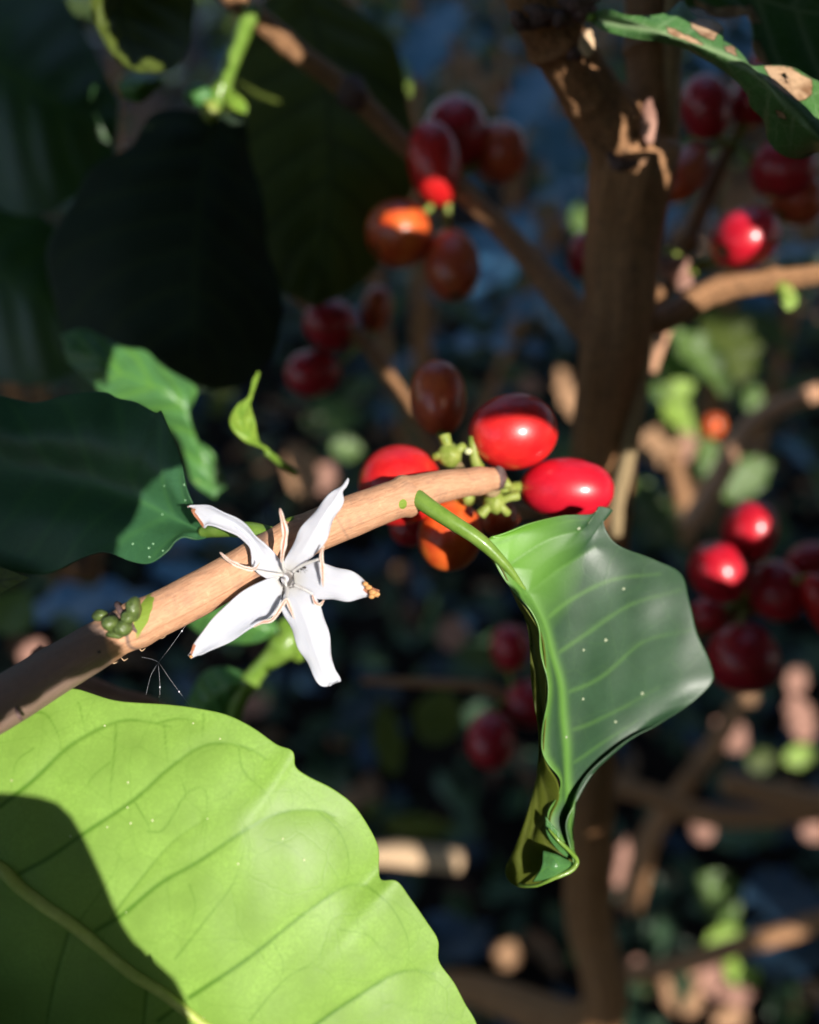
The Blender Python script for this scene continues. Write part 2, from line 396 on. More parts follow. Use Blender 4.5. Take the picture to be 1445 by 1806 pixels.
def cherry_material(name, ca, cb, crown=None):
    m, t, ns, ln = newmat(name)
    f = noise(t, 1.6, 3); f2 = noise(t, 26, 4)
    c = ramp(t, f, [(.36, ca), (.64, cb)])
    c = mix(t, c, tuple(min(1, x*1.5+.02) for x in cb), mathn(t, 'MULTIPLY', ramp(t, f2, [(.56, 0), (.72, 1)]), .4))
    c = mix(t, c, lin(96, 70, 40), ramp(t, attr(t, 'crown'), [(.4, 0), (.7, .9)]))
    p = N(t, 'ShaderNodeBsdfPrincipled', Roughness=.38); ln.new(c, p.inputs['Base Color'])
    p.inputs['Specular IOR Level'].default_value = .45; p.inputs['Coat Weight'].default_value = .7; p.inputs['Coat Roughness'].default_value = .2
    p.inputs['Subsurface Weight'].default_value = .12; p.inputs['Subsurface Radius'].default_value = (1, .15, .08); p.inputs['Subsurface Scale'].default_value = .002
    bu = N(t, 'ShaderNodeBump', Strength=.08, Distance=.1); ln.new(f2, bu.inputs['Height']); ln.new(bu.outputs[0], p.inputs['Normal'])
    o = N(t, 'ShaderNodeOutputMaterial'); ln.new(p.outputs[0], o.inputs['Surface'])
    return m
M['c_red'] = cherry_material('ripe_red', (.66, .010, .014), (.80, .026, .022))
M['c_pinkred'] = cherry_material('ripe_crimson', (.58, .006, .024), (.74, .014, .034))
M['c_orange'] = cherry_material('ripening_orange', (.66, .07, .014), (.80, .16, .025))
M['c_brown'] = cherry_material('ripening_brown', (.54, .07, .03), (.68, .14, .04))
M['c_maroon'] = cherry_material('overripe_maroon', (.46, .010, .026), (.58, .018, .034))

# ------------------------------------------------------------------ leaves
def param_vein(U, V, nvein, wid=.10, slant=.16):
    """U 0..1 along, V -1..1 across: strength of midrib and side veins, and pillow height between them"""
    a = np.abs(V)
    x = (U - slant*(a**1.25) - .02*(V > 0))*nvein
    fr = np.abs(x-np.round(x))
    side = np.exp(-(fr/wid)**2)*np.clip((1-a)/.12, 0, 1)*np.clip(U*14, 0, 1)
    mid = np.exp(-(a/(.045*(1.15-U)))**2)
    pillow = np.cos(x*2*math.pi)*-.5*(1-a**3)*np.clip(a*5, 0, 1)
    return np.maximum(side*.8, mid), pillow
def leaf_px(name, guides, mat, parent=None, nu=90, nv=60, veins=None, nvein=9, pil=.0006, edge_wave=0, seed=0, mid_at=.5, brown=None, solid=True, vein_w=2.2, flip=False, holes=None, bumps=0, pale_at=None):
    G = loft_px(guides, nu, nv); W = to_world(G); n, s = normals(W)
    sgn = 1 if np.mean(s) >= 0 else -1
    n = n*sgn                                           # towards the viewer on the whole
    U, V = np.meshgrid(np.linspace(0, 1, nu+1), np.linspace(0, 1, nv+1), indexing='ij')
    Vs = np.where(V < mid_at, (V-mid_at)/max(mid_at, 1e-3), (V-mid_at)/max(1-mid_at, 1e-3))
    if veins is None:
        vein, pillow = param_vein(U, Vs, nvein)
        W = W + n*(pil*pillow)[..., None]
    else:
        pts = G[..., :2].reshape(-1, 2); vein = np.zeros(len(pts)); dmin = np.full(len(pts), 1e9)
        for (line, wd, st) in veins:
            line = resample(np.array(line, float), 30)
            nsg = 6; dall = np.full(len(pts), 1e9)
            for k_ in range(nsg):
                d = poly_dist(pts, line[k_*5:k_*5+6]); f_ = (k_+.5)/nsg; f_ = 0 if wd > 6 else f_
                vein = np.maximum(vein, st*(1-.72*f_**2)*np.exp(-(d/(wd*(1.1-.45*f_)))**2)); dall = np.minimum(dall, d)
            if st > .5: dmin = np.minimum(dmin, dall)
        vein = vein.reshape(U.shape); dm = dmin.reshape(U.shape)
        W = W + n*(pil*(1-np.exp(-dm/22)))[..., None]
    if edge_wave:
        a = np.abs(Vs); W = W + n*(edge_wave*a**3*np.sin(U*26+seed+Vs*2))[..., None]
    if bumps:
        W = W + n*(bumps*vnoise(W.reshape(-1, 3), 260, seed, 2)).reshape(U.shape)[..., None]
    at = {'vein': np.clip(vein, 0, 1).ravel()}
    pts = G[..., :2].reshape(-1, 2)
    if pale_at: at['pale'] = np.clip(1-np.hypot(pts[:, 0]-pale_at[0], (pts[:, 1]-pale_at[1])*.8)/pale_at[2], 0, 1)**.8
    if brown:
        b = np.zeros(len(pts))
        for poly in brown:
            dd = poly_dist(pts, list(poly)+[poly[0]]); ins = in_poly(pts, poly)
            b = np.maximum(b, np.clip(.5+np.where(ins, dd, -dd)/24, 0, 1))
        at['brown'] = b
    F = np.array(grid_faces(nu, nv))
    global LASTW, LASTPX
    LASTW, LASTPX = W.reshape(-1, 3), pts
    if holes:
        cen = pts[F].mean(axis=1); keep = np.ones(len(F), bool)
        for h in holes: keep &= ~in_poly(cen + 2.5*np.stack([np.sin(cen[:, 1]*.5), np.cos(cen[:, 0]*.6)], 1), h)
        F = F[keep]
    Vt = W.reshape(-1, 3)
    # orient faces so that the front is the side turned to the viewer
    f0 = F[len(F)//2]; nn = np.cross(Vt[f0[1]]-Vt[f0[0]], Vt[f0[3]]-Vt[f0[0]])
    if (nn@(CAM-Vt[f0[0]]) < 0) != flip: F = F[:, ::-1]
    o = mesh(name, Vt, F.tolist(), mat, parent, attrs=at, uv=np.stack([U.ravel(), V.ravel()], 1))
    if solid:
        md = o.modifiers.new('thickness', 'SOLIDIFY'); md.thickness = .00028; md.offset = -1
    return o
def on_leaf(px, py, lift=.0):
    i = np.argmin((LASTPX[:, 0]-px)**2+(LASTPX[:, 1]-py)**2); p = LASTW[i]; v = CAM-p; return p+v/np.linalg.norm(v)*lift
def leaf_template(L=1., Wd=.36, seed=0, nu=16, nv=8, curl=.25, fold=.15, wave=.02, twist=0.):
    """coffee leaf of unit length along +X, face +Z: lens outline with a drip tip"""
    U, V = np.meshgrid(np.linspace(0, 1, nu+1), np.linspace(-1, 1, nv+1), indexing='ij')
    wd = Wd*.5*np.clip(np.sin(math.pi*np.clip(U, 0, 1)**.88), 0, 1)**.8*(1-.45*np.exp(-((U-.93)/.06)**2))
    wd = wd*(1+.05*np.sin(U*40+seed)*np.abs(V))
    x = U*L; y = V*wd
    vein, pil = param_vein(U, V, 9)
    z = -curl*(U**1.8)*L*.5 + fold*np.abs(y) + .012*pil + wave*np.sin(U*22+seed+V)*np.abs(V)**2
    y = y+.05*np.sin(U*2.4+seed)
    if twist:
        a = twist*U; y, z = y*np.cos(a)-z*np.sin(a), y*np.sin(a)+z*np.cos(a)
    return np.stack([x, y, z], -1).reshape(-1, 3), np.array(grid_faces(nu, nv)), vein.ravel(), np.stack([U.ravel(), V.ravel()], 1)
LEAF_ME = {}
def leaf_mesh(kind, matname, **kw):
    key = (kind, matname)
    if key not in LEAF_ME:
        v, f, ve, uv = leaf_template(**kw)
        me = bpy.data.meshes.new('leaf'); me.from_pydata(v.tolist(), [], f.tolist())
        me.polygons.foreach_set('use_smooth', [True]*len(me.polygons))
        at = me.attributes.new('vein', 'FLOAT', 'POINT'); at.data.foreach_set('value', ve.astype(np.float32))
        me.materials.append(M[matname]); LEAF_ME[key] = me
    return LEAF_ME[key]
def frame_matrix(base, direction, face, scale):
    x = np.array(direction, float); x /= np.linalg.norm(x)
    z = np.array(face, float); z = z-x*(z@x); z /= np.linalg.norm(z)+1e-9; y = np.cross(z, x)
    m = Matrix.Identity(4)
    for i, a in enumerate((x, y, z)):
        for k in range(3): m[k][i] = a[k]*scale
    for k in range(3): m[k][3] = base[k]
    return m
def put_leaf(name, me, base, direction, face, length, parent=None, label=None, cat=None, group=None):
    o = bpy.data.objects.new(name, me); COL.objects.link(o)
    mw = frame_matrix(base, direction, face, length)
    if parent is not None:
        o.parent = parent; mw = Matrix.Translation(-world_loc(parent)) @ mw
    o.matrix_local = mw
    return tag(o, label, cat, group)

# ------------------------------------------------------------------ cherries
def cherry_mesh(mat):
    nr, ns = 26, 36; V = []; F = []; cr = []
    for i in range(nr+1):
        a = math.pi*i/nr; z = math.cos(a)
        r = max(0., math.sin(a))**.92
        r *= 1+.03*z
        zz = z
        if z > .9:                       # crown: low rim with a dimple
            q = (z-.9)/.1; zz = .9+.1*q-.05*q*q + (.03 if .45 < q < .8 else 0)
        for j in range(ns):
            b = 2*math.pi*j/ns
            k = 1+.018*math.cos(2*b)+.012*math.cos(3*b+1+z)
            V.append((r*k*math.cos(b), r*k*math.sin(b), zz)); cr.append(max(0, min(1, (z-.965)/.03)))
    for i in range(nr):
        for j in range(ns):
            k = (j+1) % ns; F.append((i*ns+j, (i+1)*ns+j, (i+1)*ns+k, i*ns+k))
    me = bpy.data.meshes.new('cherry'); me.from_pydata(V, [], F)
    me.polygons.foreach_set('use_smooth', [True]*len(me.polygons))
    at = me.attributes.new('crown', 'FLOAT', 'POINT'); at.data.foreach_set('value', cr)
    me.materials.append(mat); return me
CH = {k: cherry_mesh(M[k]) for k in ('c_red', 'c_pinkred', 'c_orange', 'c_brown', 'c_maroon')}
def cherry(px, py, d, rx, ry, kind, parent, crown=(0, 1, .3), node=None, label=None, stalk=True):
    """coffee cherry; crown = direction its free end points to, in right/up/towards-viewer terms"""
    c = P(px, py, d); cx = np.array(crown, float); cx /= np.linalg.norm(cx)
    z = cx[0]*RT+cx[1]*UP-cx[2]*FW
    x = np.cross(UP if abs(z@UP) < .8 else RT, z); x /= np.linalg.norm(x); y = np.cross(z, x)
    sx, sy = rx/FPX*d, ry/FPX*d
    vert = abs(cx[1]) > abs(cx[0])
    L, Wd = (sy, sx) if vert else (sx, sy)
    m = Matrix.Identity(4)
    for i, (a, s) in enumerate(((x, Wd), (y, Wd), (z, L))):
        for k in range(3): m[k][i] = a[k]*s
    for k in range(3): m[k][3] = c[k]
    o = bpy.data.objects.new('cherry', CH[kind]); COL.objects.link(o); o.parent = parent
    o.matrix_local = Matrix.Translation(-world_loc(parent)) @ m
    if label: o['label'] = label
    if stalk and node is not None:
        q = c - z*L*.93; nd = P(*node)
        st = tube('stalk', [q, (q+nd)/2-z*.0008, nd], [.0013, .001, .0016], M['calyx'], None, 8, 8)
        bpy.context.view_layer.update()
        attach_sub(st, parent)
    return o
def attach_sub(o, parent): attach(o, parent)

# ------------------------------------------------------------------ light map: where the sun gets through
A_ = np.cross(SUN, [0, 0, 1.]); A_ /= np.linalg.norm(A_); B_ = np.cross(A_, SUN) * -1
if B_[2] < 0: B_ = -B_
LIT = []        # polygons in the plane square to the sun
def ab(p): p = np.asarray(p); return np.stack([(p-CAM)@A_, (p-CAM)@B_], -1)
def lit(poly, d=None):
    pts = np.array([P(*p) if len(p) == 3 else P(p[0], p[1], d) for p in poly]); LIT.append(ab(pts))
def lit_disc(px, py, d, r):
    c = ab(P(px, py, d)); R = r/FPX*d
    LIT.append(np.array([c+R*np.array([math.cos(a), math.sin(a)]) for a in np.linspace(0, 2*math.pi, 12, endpoint=False)]))

# ================================================================== the ground
def ground():
    n = 150; ext = 60.
    t = np.linspace(-1, 1, n+1); c = np.sign(t)*(np.abs(t)**2.6)*ext
    X, Y = np.meshgrid(c, c+1.2, indexing='ij'); p = np.stack([X.ravel(), Y.ravel()], 1)
    Z = .03*vnoise(p, 3.1, 1, 3)*np.exp(-np.abs(p).max(1)/30) + np.clip(p[:, 1]-2.2, 0, 40)*.12
    V = np.column_stack([p, Z-.02]); F = grid_faces(n, n)
    F = [f[::-1] for f in F]
    o = mesh('ground', V, F, M['soil']); tag(o, kind='structure')
    return o
ground()
def ground_z(x, y):
    p = np.array([[x, y]]); return float((.03*vnoise(p, 3.1, 1, 3)*np.exp(-np.abs(p).max(1)/30)+np.clip(p[:, 1]-2.2, 0, 40)*.12-.02)[0])
def litter():
    V = []; F = []
    for i in range(900):
        x = RNG.uniform(-1.8, 1.8); y = RNG.uniform(.1, 3.4); L = RNG.uniform(.03, .09)
        v, f, ve, uv = LT[i % 4]
        a = RNG.uniform(0, 6.28); tl = RNG.uniform(-.5, .5, 2)
        R = np.array(Matrix.Rotation(a, 3, 'Z') @ Matrix.Rotation(tl[0], 3, 'X') @ Matrix.Rotation(tl[1], 3, 'Y'))
        k = len(V)*0+sum_len[0]; V.append(v@R.T*L+np.array([x, y, ground_z(x, y)+RNG.uniform(.004, .03)])); F.append(f+k); sum_len[0] += len(v)
    return np.vstack(V), np.vstack(F)
LT = [leaf_template(seed=s, nu=5, nv=2, curl=c, fold=.3, wave=.1, Wd=.45) for s, c in ((1, .6), (2, -.5), (3, .9), (4, .2))]
sum_len = [0]
v, f = litter()
tag(mesh('leaf_litter', v, f.tolist(), M['dry']), kind='stuff')
def cover(n, mat, zr, sz):
    V = []; F = []; k = 0
    for i in range(n):
        x = RNG.uniform(-1.7, 1.7); y = RNG.uniform(.25, 3.0); L = RNG.uniform(*sz)
        v, f_, ve, uv = LT[i % 4]; m = np.array(frame_matrix((x, y, ground_z(x, y)+RNG.uniform(*zr)), RNG.normal(size=3)*np.array([1, 1, .4]), np.array([0, -.25, 1.])+RNG.normal(size=3)*.35, L))
        V.append(v@m[:3, :3].T+m[:3, 3]); F.append(f_+k); k += len(v)
    tag(mesh('ground_cover', np.vstack(V), np.vstack(F).tolist(), M[mat]), kind='stuff')
cover(2600, 'leaf_cover', (.01, .16), (.04, .09)); cover(900, 'leaf_navy', (.02, .22), (.05, .10))

# ================================================================== flowering branch in front
br = empty('coffee_branch', P(-60, 1275, .121), 'peach-brown coffee twig in focus carrying the white star flower and ripe red cherries', 'branch')
cl = PP([(-90, 1290, .120), (0, 1243, .123), (100, 1180, .1255), (200, 1122, .129), (300, 1073, .132), (400, 1020, .135), (500, 962, .139), (600, 918, .142), (700, 880, .145), (780, 858, .149), (872, 845, .155)])
rad = [46/FPX*.120, 46/FPX*.123, 43/FPX*.1255, 40/FPX*.129, 40/FPX*.132, 38/FPX*.135, 37/FPX*.139, 37/FPX*.142, 34/FPX*.145, 28/FPX*.149, 20/FPX*.155]
def br_attr(V):
    q = V-CAM; d = q@FW; px = (q@RT)/d*FPX+PW/2; py = PH/2-(q@UP)/d*FPX
    # running position along the twig
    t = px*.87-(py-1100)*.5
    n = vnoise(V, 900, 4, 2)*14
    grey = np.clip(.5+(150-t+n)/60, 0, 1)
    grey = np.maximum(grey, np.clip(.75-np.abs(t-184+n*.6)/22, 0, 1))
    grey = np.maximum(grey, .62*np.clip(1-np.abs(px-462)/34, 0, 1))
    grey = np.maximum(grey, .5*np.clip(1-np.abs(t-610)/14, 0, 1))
    up = -(px*.5+py*.87)
    green = np.clip(.5+(12-np.hypot((px-258)*.95+(py-1080)*.3, (py-1080)*.36)+n*.45)/12, 0, 1)
    green = np.maximum(green, np.clip(.5+(13-np.hypot(px-508, py-908)+n*.2)/10, 0, 1))
    green = np.maximum(green, np.clip(.5+(6-np.hypot(px-712, (py-889)*.7)+n*.3)/8, 0, 1))
    return {'grey': grey, 'green': green}
st = tube('stem', cl, rad, M['bark'], br, sides=72, n=420, rough=.03, seed=3, attrs_fn=br_attr,
          nodes=[(.30, .10, .018), (.27, -.05, .02), (.595, .10, .016), (.805, .17, .012), (.965, .14, .018)])
# node rim where a leaf fell
def arc_tube(name, c, ax, r, a0, a1, thick, mat, parent, n=24, tilt=0):
    ax = ax/np.linalg.norm(ax); u = np.cross(ax, UP); u /= np.linalg.norm(u); v = np.cross(ax, u)
    aa = np.linspace(a0, a1, n)
    pts = np.array([c+r*(math.cos(a)*u+math.sin(a)*v)+ax*tilt*math.sin(a)*r for a in aa])
    return tube(name, pts, [thick*.5, thick, thick*1.2, thick, thick*.4], mat, parent, 8, n, rough=.12)
axd = P(260, 1095, .1305)-P(200, 1122, .129)
arc_tube('node_rim', P(234, 1098, .1300), axd, 41/FPX*.13, -3.0, .9, .00042, M['dark_ring'], br, tilt=.25)
# cluster of closed buds at the node
def blob(name, c, r, mat, parent, sq=(1, 1, 1), seed=0, rough=.06, ns=16):
    V = []; F = []
    nr = ns//2+2
    for i in range(nr+1):
        a = math.pi*i/nr
        for j in range(ns):
            b = 2*math.pi*j/ns; V.append((math.sin(a)*math.cos(b)*sq[0], math.sin(a)*math.sin(b)*sq[1], math.cos(a)*sq[2]))
    V = np.array(V); V = V*(1+rough*vnoise(V, 3, seed, 2))[:, None]*r
    W = c+V[:, :1]*RT+V[:, 1:2]*UP-V[:, 2:3]*FW
    for i in range(nr):
        for j in range(ns):
            k = (j+1) % ns; F.append((i*ns+j, (i+1)*ns+j, (i+1)*ns+k, i*ns+k))
    return mesh(name, W, F, mat, parent)
for i, (x, y, d, r, sq) in enumerate([(177, 1085, .1265, 13, (1, .8, 1)), (194, 1100, .1245, 15, (1, .9, 1)), (217, 1108, .1245, 15, (1, .95, 1)),
                                      (236, 1074, .1255, 14, (.9, 1.5, 1)), (226, 1090, .125, 12, (1, 1, 1)), (204, 1119, .1255, 12, (1.4, .6, .8))]):
    blob('bud', P(x, y, d), r*1.05/FPX*d, M['bud'], br, sq, i, .14)
# peeling fibre under the twig
arc_tube('node_rim', P(468, 978, .1375), axd, 38.5/FPX*.1375, -2.4, .4, .0003, M['dark_ring'], br, tilt=.2)
tube('bark_fibre', PP([(272, 1122, .131), (284, 1126, .1300), (292, 1121, .1300), (297, 1108, .1305), (292, 1104, .131)]), [.00006, .00005, .00004], M['stick'], br, 5, 16)
for k, (x, y) in enumerate([(196, 1166), (214, 1160), (330, 1091), (345, 1012), (305, 1026), (245, 1142)]):
    d = .1285+.00002*x
    tube('bark_fibre', PP([(x, y, d), (x+5, y+4+k % 3, d-.0002), (x+12, y+1, d)]), [.0001, .00012, .00003], M['stick'], br, 5, 6)
# small pit on the shaded stretch, scar lower down
blob('pit', P(175, 1150, .1228), 3.5/FPX*.123, M['ant'], br, (1, .7, .5))
arc_tube('node_rim', P(35, 1258, .1195), axd, 12/FPX*.12, -2, 1.5, .00025, M['dark_ring'], br)
# broken tip of the twig
blob('twig_tip', P(878, 843, .1552), 25/FPX*.1552, M['dark_ring'], br, (.55, .9, .9), 2, .25)
blob('twig_tip', P(888, 852, .157), 14/FPX*.157, M['calyx'], br, (1.1, .8, .9), 5, .25)
blob('twig_tip', P(868, 866, .1565), 13/FPX*.157, M['bark_pale'], br, (1.1, .8, .9), 6, .25)

# ---- the flower
FD = -.0056
Pbase, PPbase = P, PP
def P(px, py, d): return Pbase(px, py, d+FD)
def PP(pts): return np.array([P(*p) for p in pts])
fl = empty('flower', P(506, 1019, .1362), None, None); attach(fl, br)
def petal(left, right, mid_h, seed, brown=None, tip_d=.0, curl=0.0):
    """left/right px outlines from throat to tip; raised or hollow middle"""
    nu, nv = 90, 36
    L = resample(np.array(left, float), nu); R = resample(np.array(right, float), nu)
    u = np.linspace(0, 1, nu+1); dm = .1358+FD - mid_h*np.clip(np.sin(math.pi*np.clip(u*1.05, 0, 1)**.8), 0, 1) + tip_d*u**2
    G = np.zeros((nu+1, nv+1, 3)); v = np.linspace(-1, 1, nv+1)
    for j, t in enumerate(v):
        f = (t+1)/2; G[:, j, :2] = L*(1-f)+R*f
        G[:, j, 2] = dm + .0011*(1-abs(t)**2.2)*np.sin(math.pi*np.clip(u, .03, .97))*(-1 if seed % 2 else 1)*.8 - .0002*np.exp(-((t+.05)/.2)**2)*np.sin(math.pi*u)
    W = to_world(G); n, s = normals(W); n = n*(1 if np.mean(s) > 0 else -1)
    U, V = np.meshgrid(u, v, indexing='ij')
    fl_ = W.reshape(-1, 3)
    W = W+n*(.00014*vnoise(fl_, 420, seed, 3).reshape(U.shape)*(.4+U))[..., None]
    W = W+n*(.0003*np.abs(V)**4*np.sin(U*17+seed)+curl*np.abs(V)**3*U)[..., None]
    pts = G[..., :2].reshape(-1, 2)
    warm = np.clip(1-np.hypot(pts[:, 0]-508, pts[:, 1]-1021)/38, 0, 1)
    b = np.zeros(len(pts))
    for poly in (brown or []):
        dd = poly_dist(pts, list(poly)+[poly[0]]); ins = in_poly(pts, poly); b = np.maximum(b, np.clip(.5+np.where(ins, dd, -dd)/9, 0, 1))
    F = np.array(grid_faces(nu, nv)); Vt = W.reshape(-1, 3)
    f0 = F[len(F)//2]; nn = np.cross(Vt[f0[1]]-Vt[f0[0]], Vt[f0[3]]-Vt[f0[0]])
    if nn@(CAM-Vt[f0[0]]) < 0: F = F[:, ::-1]
    o = mesh('petal', Vt, F.tolist(), M['petal'], fl, attrs={'warm': warm, 'brown': b}, uv=np.stack([U.ravel(), V.ravel()*.5+.5], 1))
    md = o.modifiers.new('thickness', 'SOLIDIFY'); md.thickness = .0003; md.offset = -1
    return o
petal([(505, 1003), (491, 985), (466, 958), (438, 930), (405, 906), (369, 891), (333, 893)],
      [(489, 1024), (472, 1021), (449, 1004), (443, 980), (438, 963), (419, 944), (390, 935), (370, 928), (358, 930), (340, 900)], .0006, 2, [[(334, 890), (330, 900), (350, 925), (362, 934), (360, 925), (342, 900)]], tip_d=.002, curl=.0005)
petal([(498, 1004), (506, 980), (521, 949), (549, 908), (577, 877), (600, 857), (606, 850), (612, 842)],
      [(520, 1010), (541, 992), (557, 980), (577, 947), (593, 911), (604, 885), (606, 868), (613, 860), (617, 848)], .0022, 1, tip_d=-.002)
petal([(517, 1004), (545, 992), (577, 995), (610, 1004), (642, 1020), (656, 1034), (668, 1044)],
      [(520, 1036), (541, 1044), (557, 1054), (591, 1060), (632, 1058), (652, 1054), (667, 1050)], .0012, 3, [[(640, 1015), (646, 1034), (640, 1040), (650, 1050), (675, 1056), (675, 1030)]], tip_d=-.001)
petal([(499, 1040), (499, 1077), (516, 1118), (541, 1171), (560, 1201), (570, 1210), (577, 1211)],
      [(522, 1034), (550, 1050), (566, 1068), (577, 1104), (585, 1146), (591, 1179), (599, 1196), (600, 1203), (592, 1202)], .0016, 5, tip_d=-.0015)
petal([(488, 1018), (472, 1022), (438, 1038), (397, 1071), (364, 1107), (344, 1135), (334, 1157)],
      [(500, 1040), (488, 1078), (455, 1099), (411, 1127), (369, 1147), (345, 1157), (336, 1159)], .0014, 6, [[(340, 1135), (334, 1162), (338, 1158), (346, 1138)]], tip_d=-.0012)
# throat funnel and tube running back to the twig
def throat():
    nr, ns = 14, 40; V = []; warm = []
    c0 = np.array([508., 1021.])
    for i in range(nr+1):
        q = i/nr; r = 20*(1-q)**1.4+5; dd = .1364-.0002*math.sin(math.pi*min(1, q*1.6))+.012*max(0, q-.4)**1.3
        for j in range(ns):
            a = 2*math.pi*j/ns; rr = r*(1+.10*(1-q)*math.cos(5*a+.6))
            x = c0[0]+rr*math.cos(a)-10*q; y = c0[1]+rr*math.sin(a)+2*q
            V.append(P(x, y, dd)); warm.append(.35+.65*q)
    F = [(i*ns+j, i*ns+(j+1) % ns, (i+1)*ns+(j+1) % ns, (i+1)*ns+j) for i in range(nr) for j in range(ns)]
    mesh('throat', V, F, M['filament'], fl, attrs={'warm': warm, 'brown': [0]*len(V)}, uv=[(i/nr, j/ns) for i in range(nr+1) for j in range(ns)])
throat()
tube('corolla_tube', PP([(505, 1022, .139), (502, 1012, .142), (500, 985, .1445)]), [.0009, .0008, .0009], M['petal'], fl, 14, 14)
tube('style', PP([(502, 1020, .139), (503, 1022, .1345), (505, 1034, .1338)]), [.00018, .00022, .00018], M['filament'], fl, 8, 10)
def stamen(fil, anth, w=6.5, seed=0):
    if fil: tube('filament', PP(fil), [.00034, .00026, .0002], M['filament'], fl, 8, 14)
    nu, nv = 44, 10; c = resample(PP(anth), nu); u = np.linspace(0, 1, nu+1)
    T = np.gradient(c, axis=0); T /= np.linalg.norm(T, axis=1)[:, None]
    side = np.cross(T, FW); side /= np.linalg.norm(side, axis=1)[:, None]
    prof = (np.clip(np.sin(math.pi*np.clip(u*.94+.04, 0, 1)), 0, 1)**.6)*w/FPX*.132*(1+.12*np.sin(u*21+seed))
    V = []; sl = []
    ns = 12
    for i in range(nu+1):
        for j in range(ns):
            a = 2*math.pi*j/ns; dp = -math.sin(a)*.6
            groove = .45*math.exp(-((a-math.pi/2)/.45)**2)
            V.append(c[i]+prof[i]*(math.cos(a)*side[i]*.85-FW*(math.sin(a)*.5-groove)*1.0)); sl.append(math.exp(-((a-math.pi/2)/.42)**2))
    F = [(i*ns+j, i*ns+(j+1) % ns, (i+1)*ns+(j+1) % ns, (i+1)*ns+j) for i in range(nu) for j in range(ns)]
    mesh('anther', V, F, M['anther'], fl, attrs={'slit': sl})
stamen([(503, 1008, .1355), (500, 1000, .1335), (498, 985, .1325)], [(497, 992, .1322), (499, 970, .1315), (503, 940, .131), (499, 918, .1308), (494, 897, .1312)], 6.2, 1)
stamen([(498, 1014, .1355), (480, 1012, .1338), (452, 1006, .133)], [(458, 992, .1322), (452, 1001, .1325), (442, 1004, .1326), (422, 998, .132), (402, 987, .1318), (388, 974, .132)], 4.2, 2)
stamen([(517, 1008, .1355), (535, 996, .1335), (563, 986, .1312)], [(571, 962, .1308), (567, 980, .1305), (569, 1000, .1308), (570, 1035, .132)], 4.2, 3)
stamen([(506, 1036, .1352), (506, 1046, .1335), (505, 1058, .1318)], [(519, 1091, .1322), (511, 1070, .1316), (505, 1058, .1312), (494, 1074, .1312), (480, 1093, .1312), (462, 1098, .1316), (447, 1106, .132)], 4.4, 4)
stamen([(520, 1032, .1356), (538, 1040, .1342), (551, 1048, .1336)], [(551, 1049, .1334), (556, 1062, .1328), (564, 1067, .1326), (572, 1058, .133)], 3.8, 5)
for k, (x, y, r) in enumerate([(650, 1036, 6), (657, 1045, 6.5), (664, 1048, 6), (656, 1052, 5), (645, 1030, 5), (337, 1158, 3.2)]):
    blob('withered_tip', P(x, y, .1335), r/FPX*.1335, M['brown'], fl, (1, .8, .5), k, .2, 12)

P, PP = Pbase, PPbase
# ---- right-hand leaf, folded lengthwise, hanging off the twig
rl_mid = [(728, 868, .1435), (775, 905, .142), (838, 948, .1415), (885, 990, .142), (925, 1040, .143), (958, 1095, .1435), (975, 1150, .144), (990, 1217, .145), (996, 1297, .147), (1000, 1370, .149), (1006, 1440, .151), (1012, 1518, .152)]
tube('petiole', PP([(722, 866, .1455), (745, 885, .143), (790, 916, .1415), (842, 950, .1412), (890, 995, .1418), (925, 1040, .1428)]), [17/FPX*.145, 15/FPX*.143, 14/FPX*.1415, 13/FPX*.141, 9/FPX*.142, 4/FPX*.143], M['petiole'], br, 16, 40, rough=.03)
right_edge = [(862, 950, .1415), (885, 942, .1425), (930, 922, .146), (990, 908, .150), (1045, 906, .154), (1056, 893, .1555), (1080, 899, .158), (1064, 912, .158), (1068, 938, .158), (1090, 962, .160), (1150, 985, .166), (1200, 1012, .172), (1216, 1060, .174), (1226, 1115, .177), (1246, 1165, .180), (1252, 1200, .181),
              (1225, 1236, .177), (1170, 1272, .170), (1100, 1320, .163), (1045, 1365, .158), (1010, 1410, .154), (994, 1450, .152), (1004, 1490, .152), (1016, 1522, .152)]
def frac(curve, a, b, f, dz=0):
    n = 40; A = resample(np.array(curve, float)*[1, 1, 1e4], n); Bq = resample(np.array(b, float)*[1, 1, 1e4], n)
    q = A*(1-f)+Bq*f; q[:, 2] = q[:, 2]/1e4+dz*np.sin(np.linspace(0, math.pi, n+1)); return q.tolist()
mid_full = [(850, 953, .1412)]+rl_mid[3:]
left_ridge = [(846, 957, .1412), (868, 975, .1412), (885, 1005, .1412), (905, 1045, .1412), (935, 1085, .1412), (957, 1125, .1410), (963, 1190, .1415), (962, 1260, .142), (958, 1320, .143), (965, 1348, .144), (984, 1378, .1455), (986, 1410, .147), (972, 1440, .1475), (974, 1468, .148), (1000, 1495, .149), (1016, 1512, .1505)]
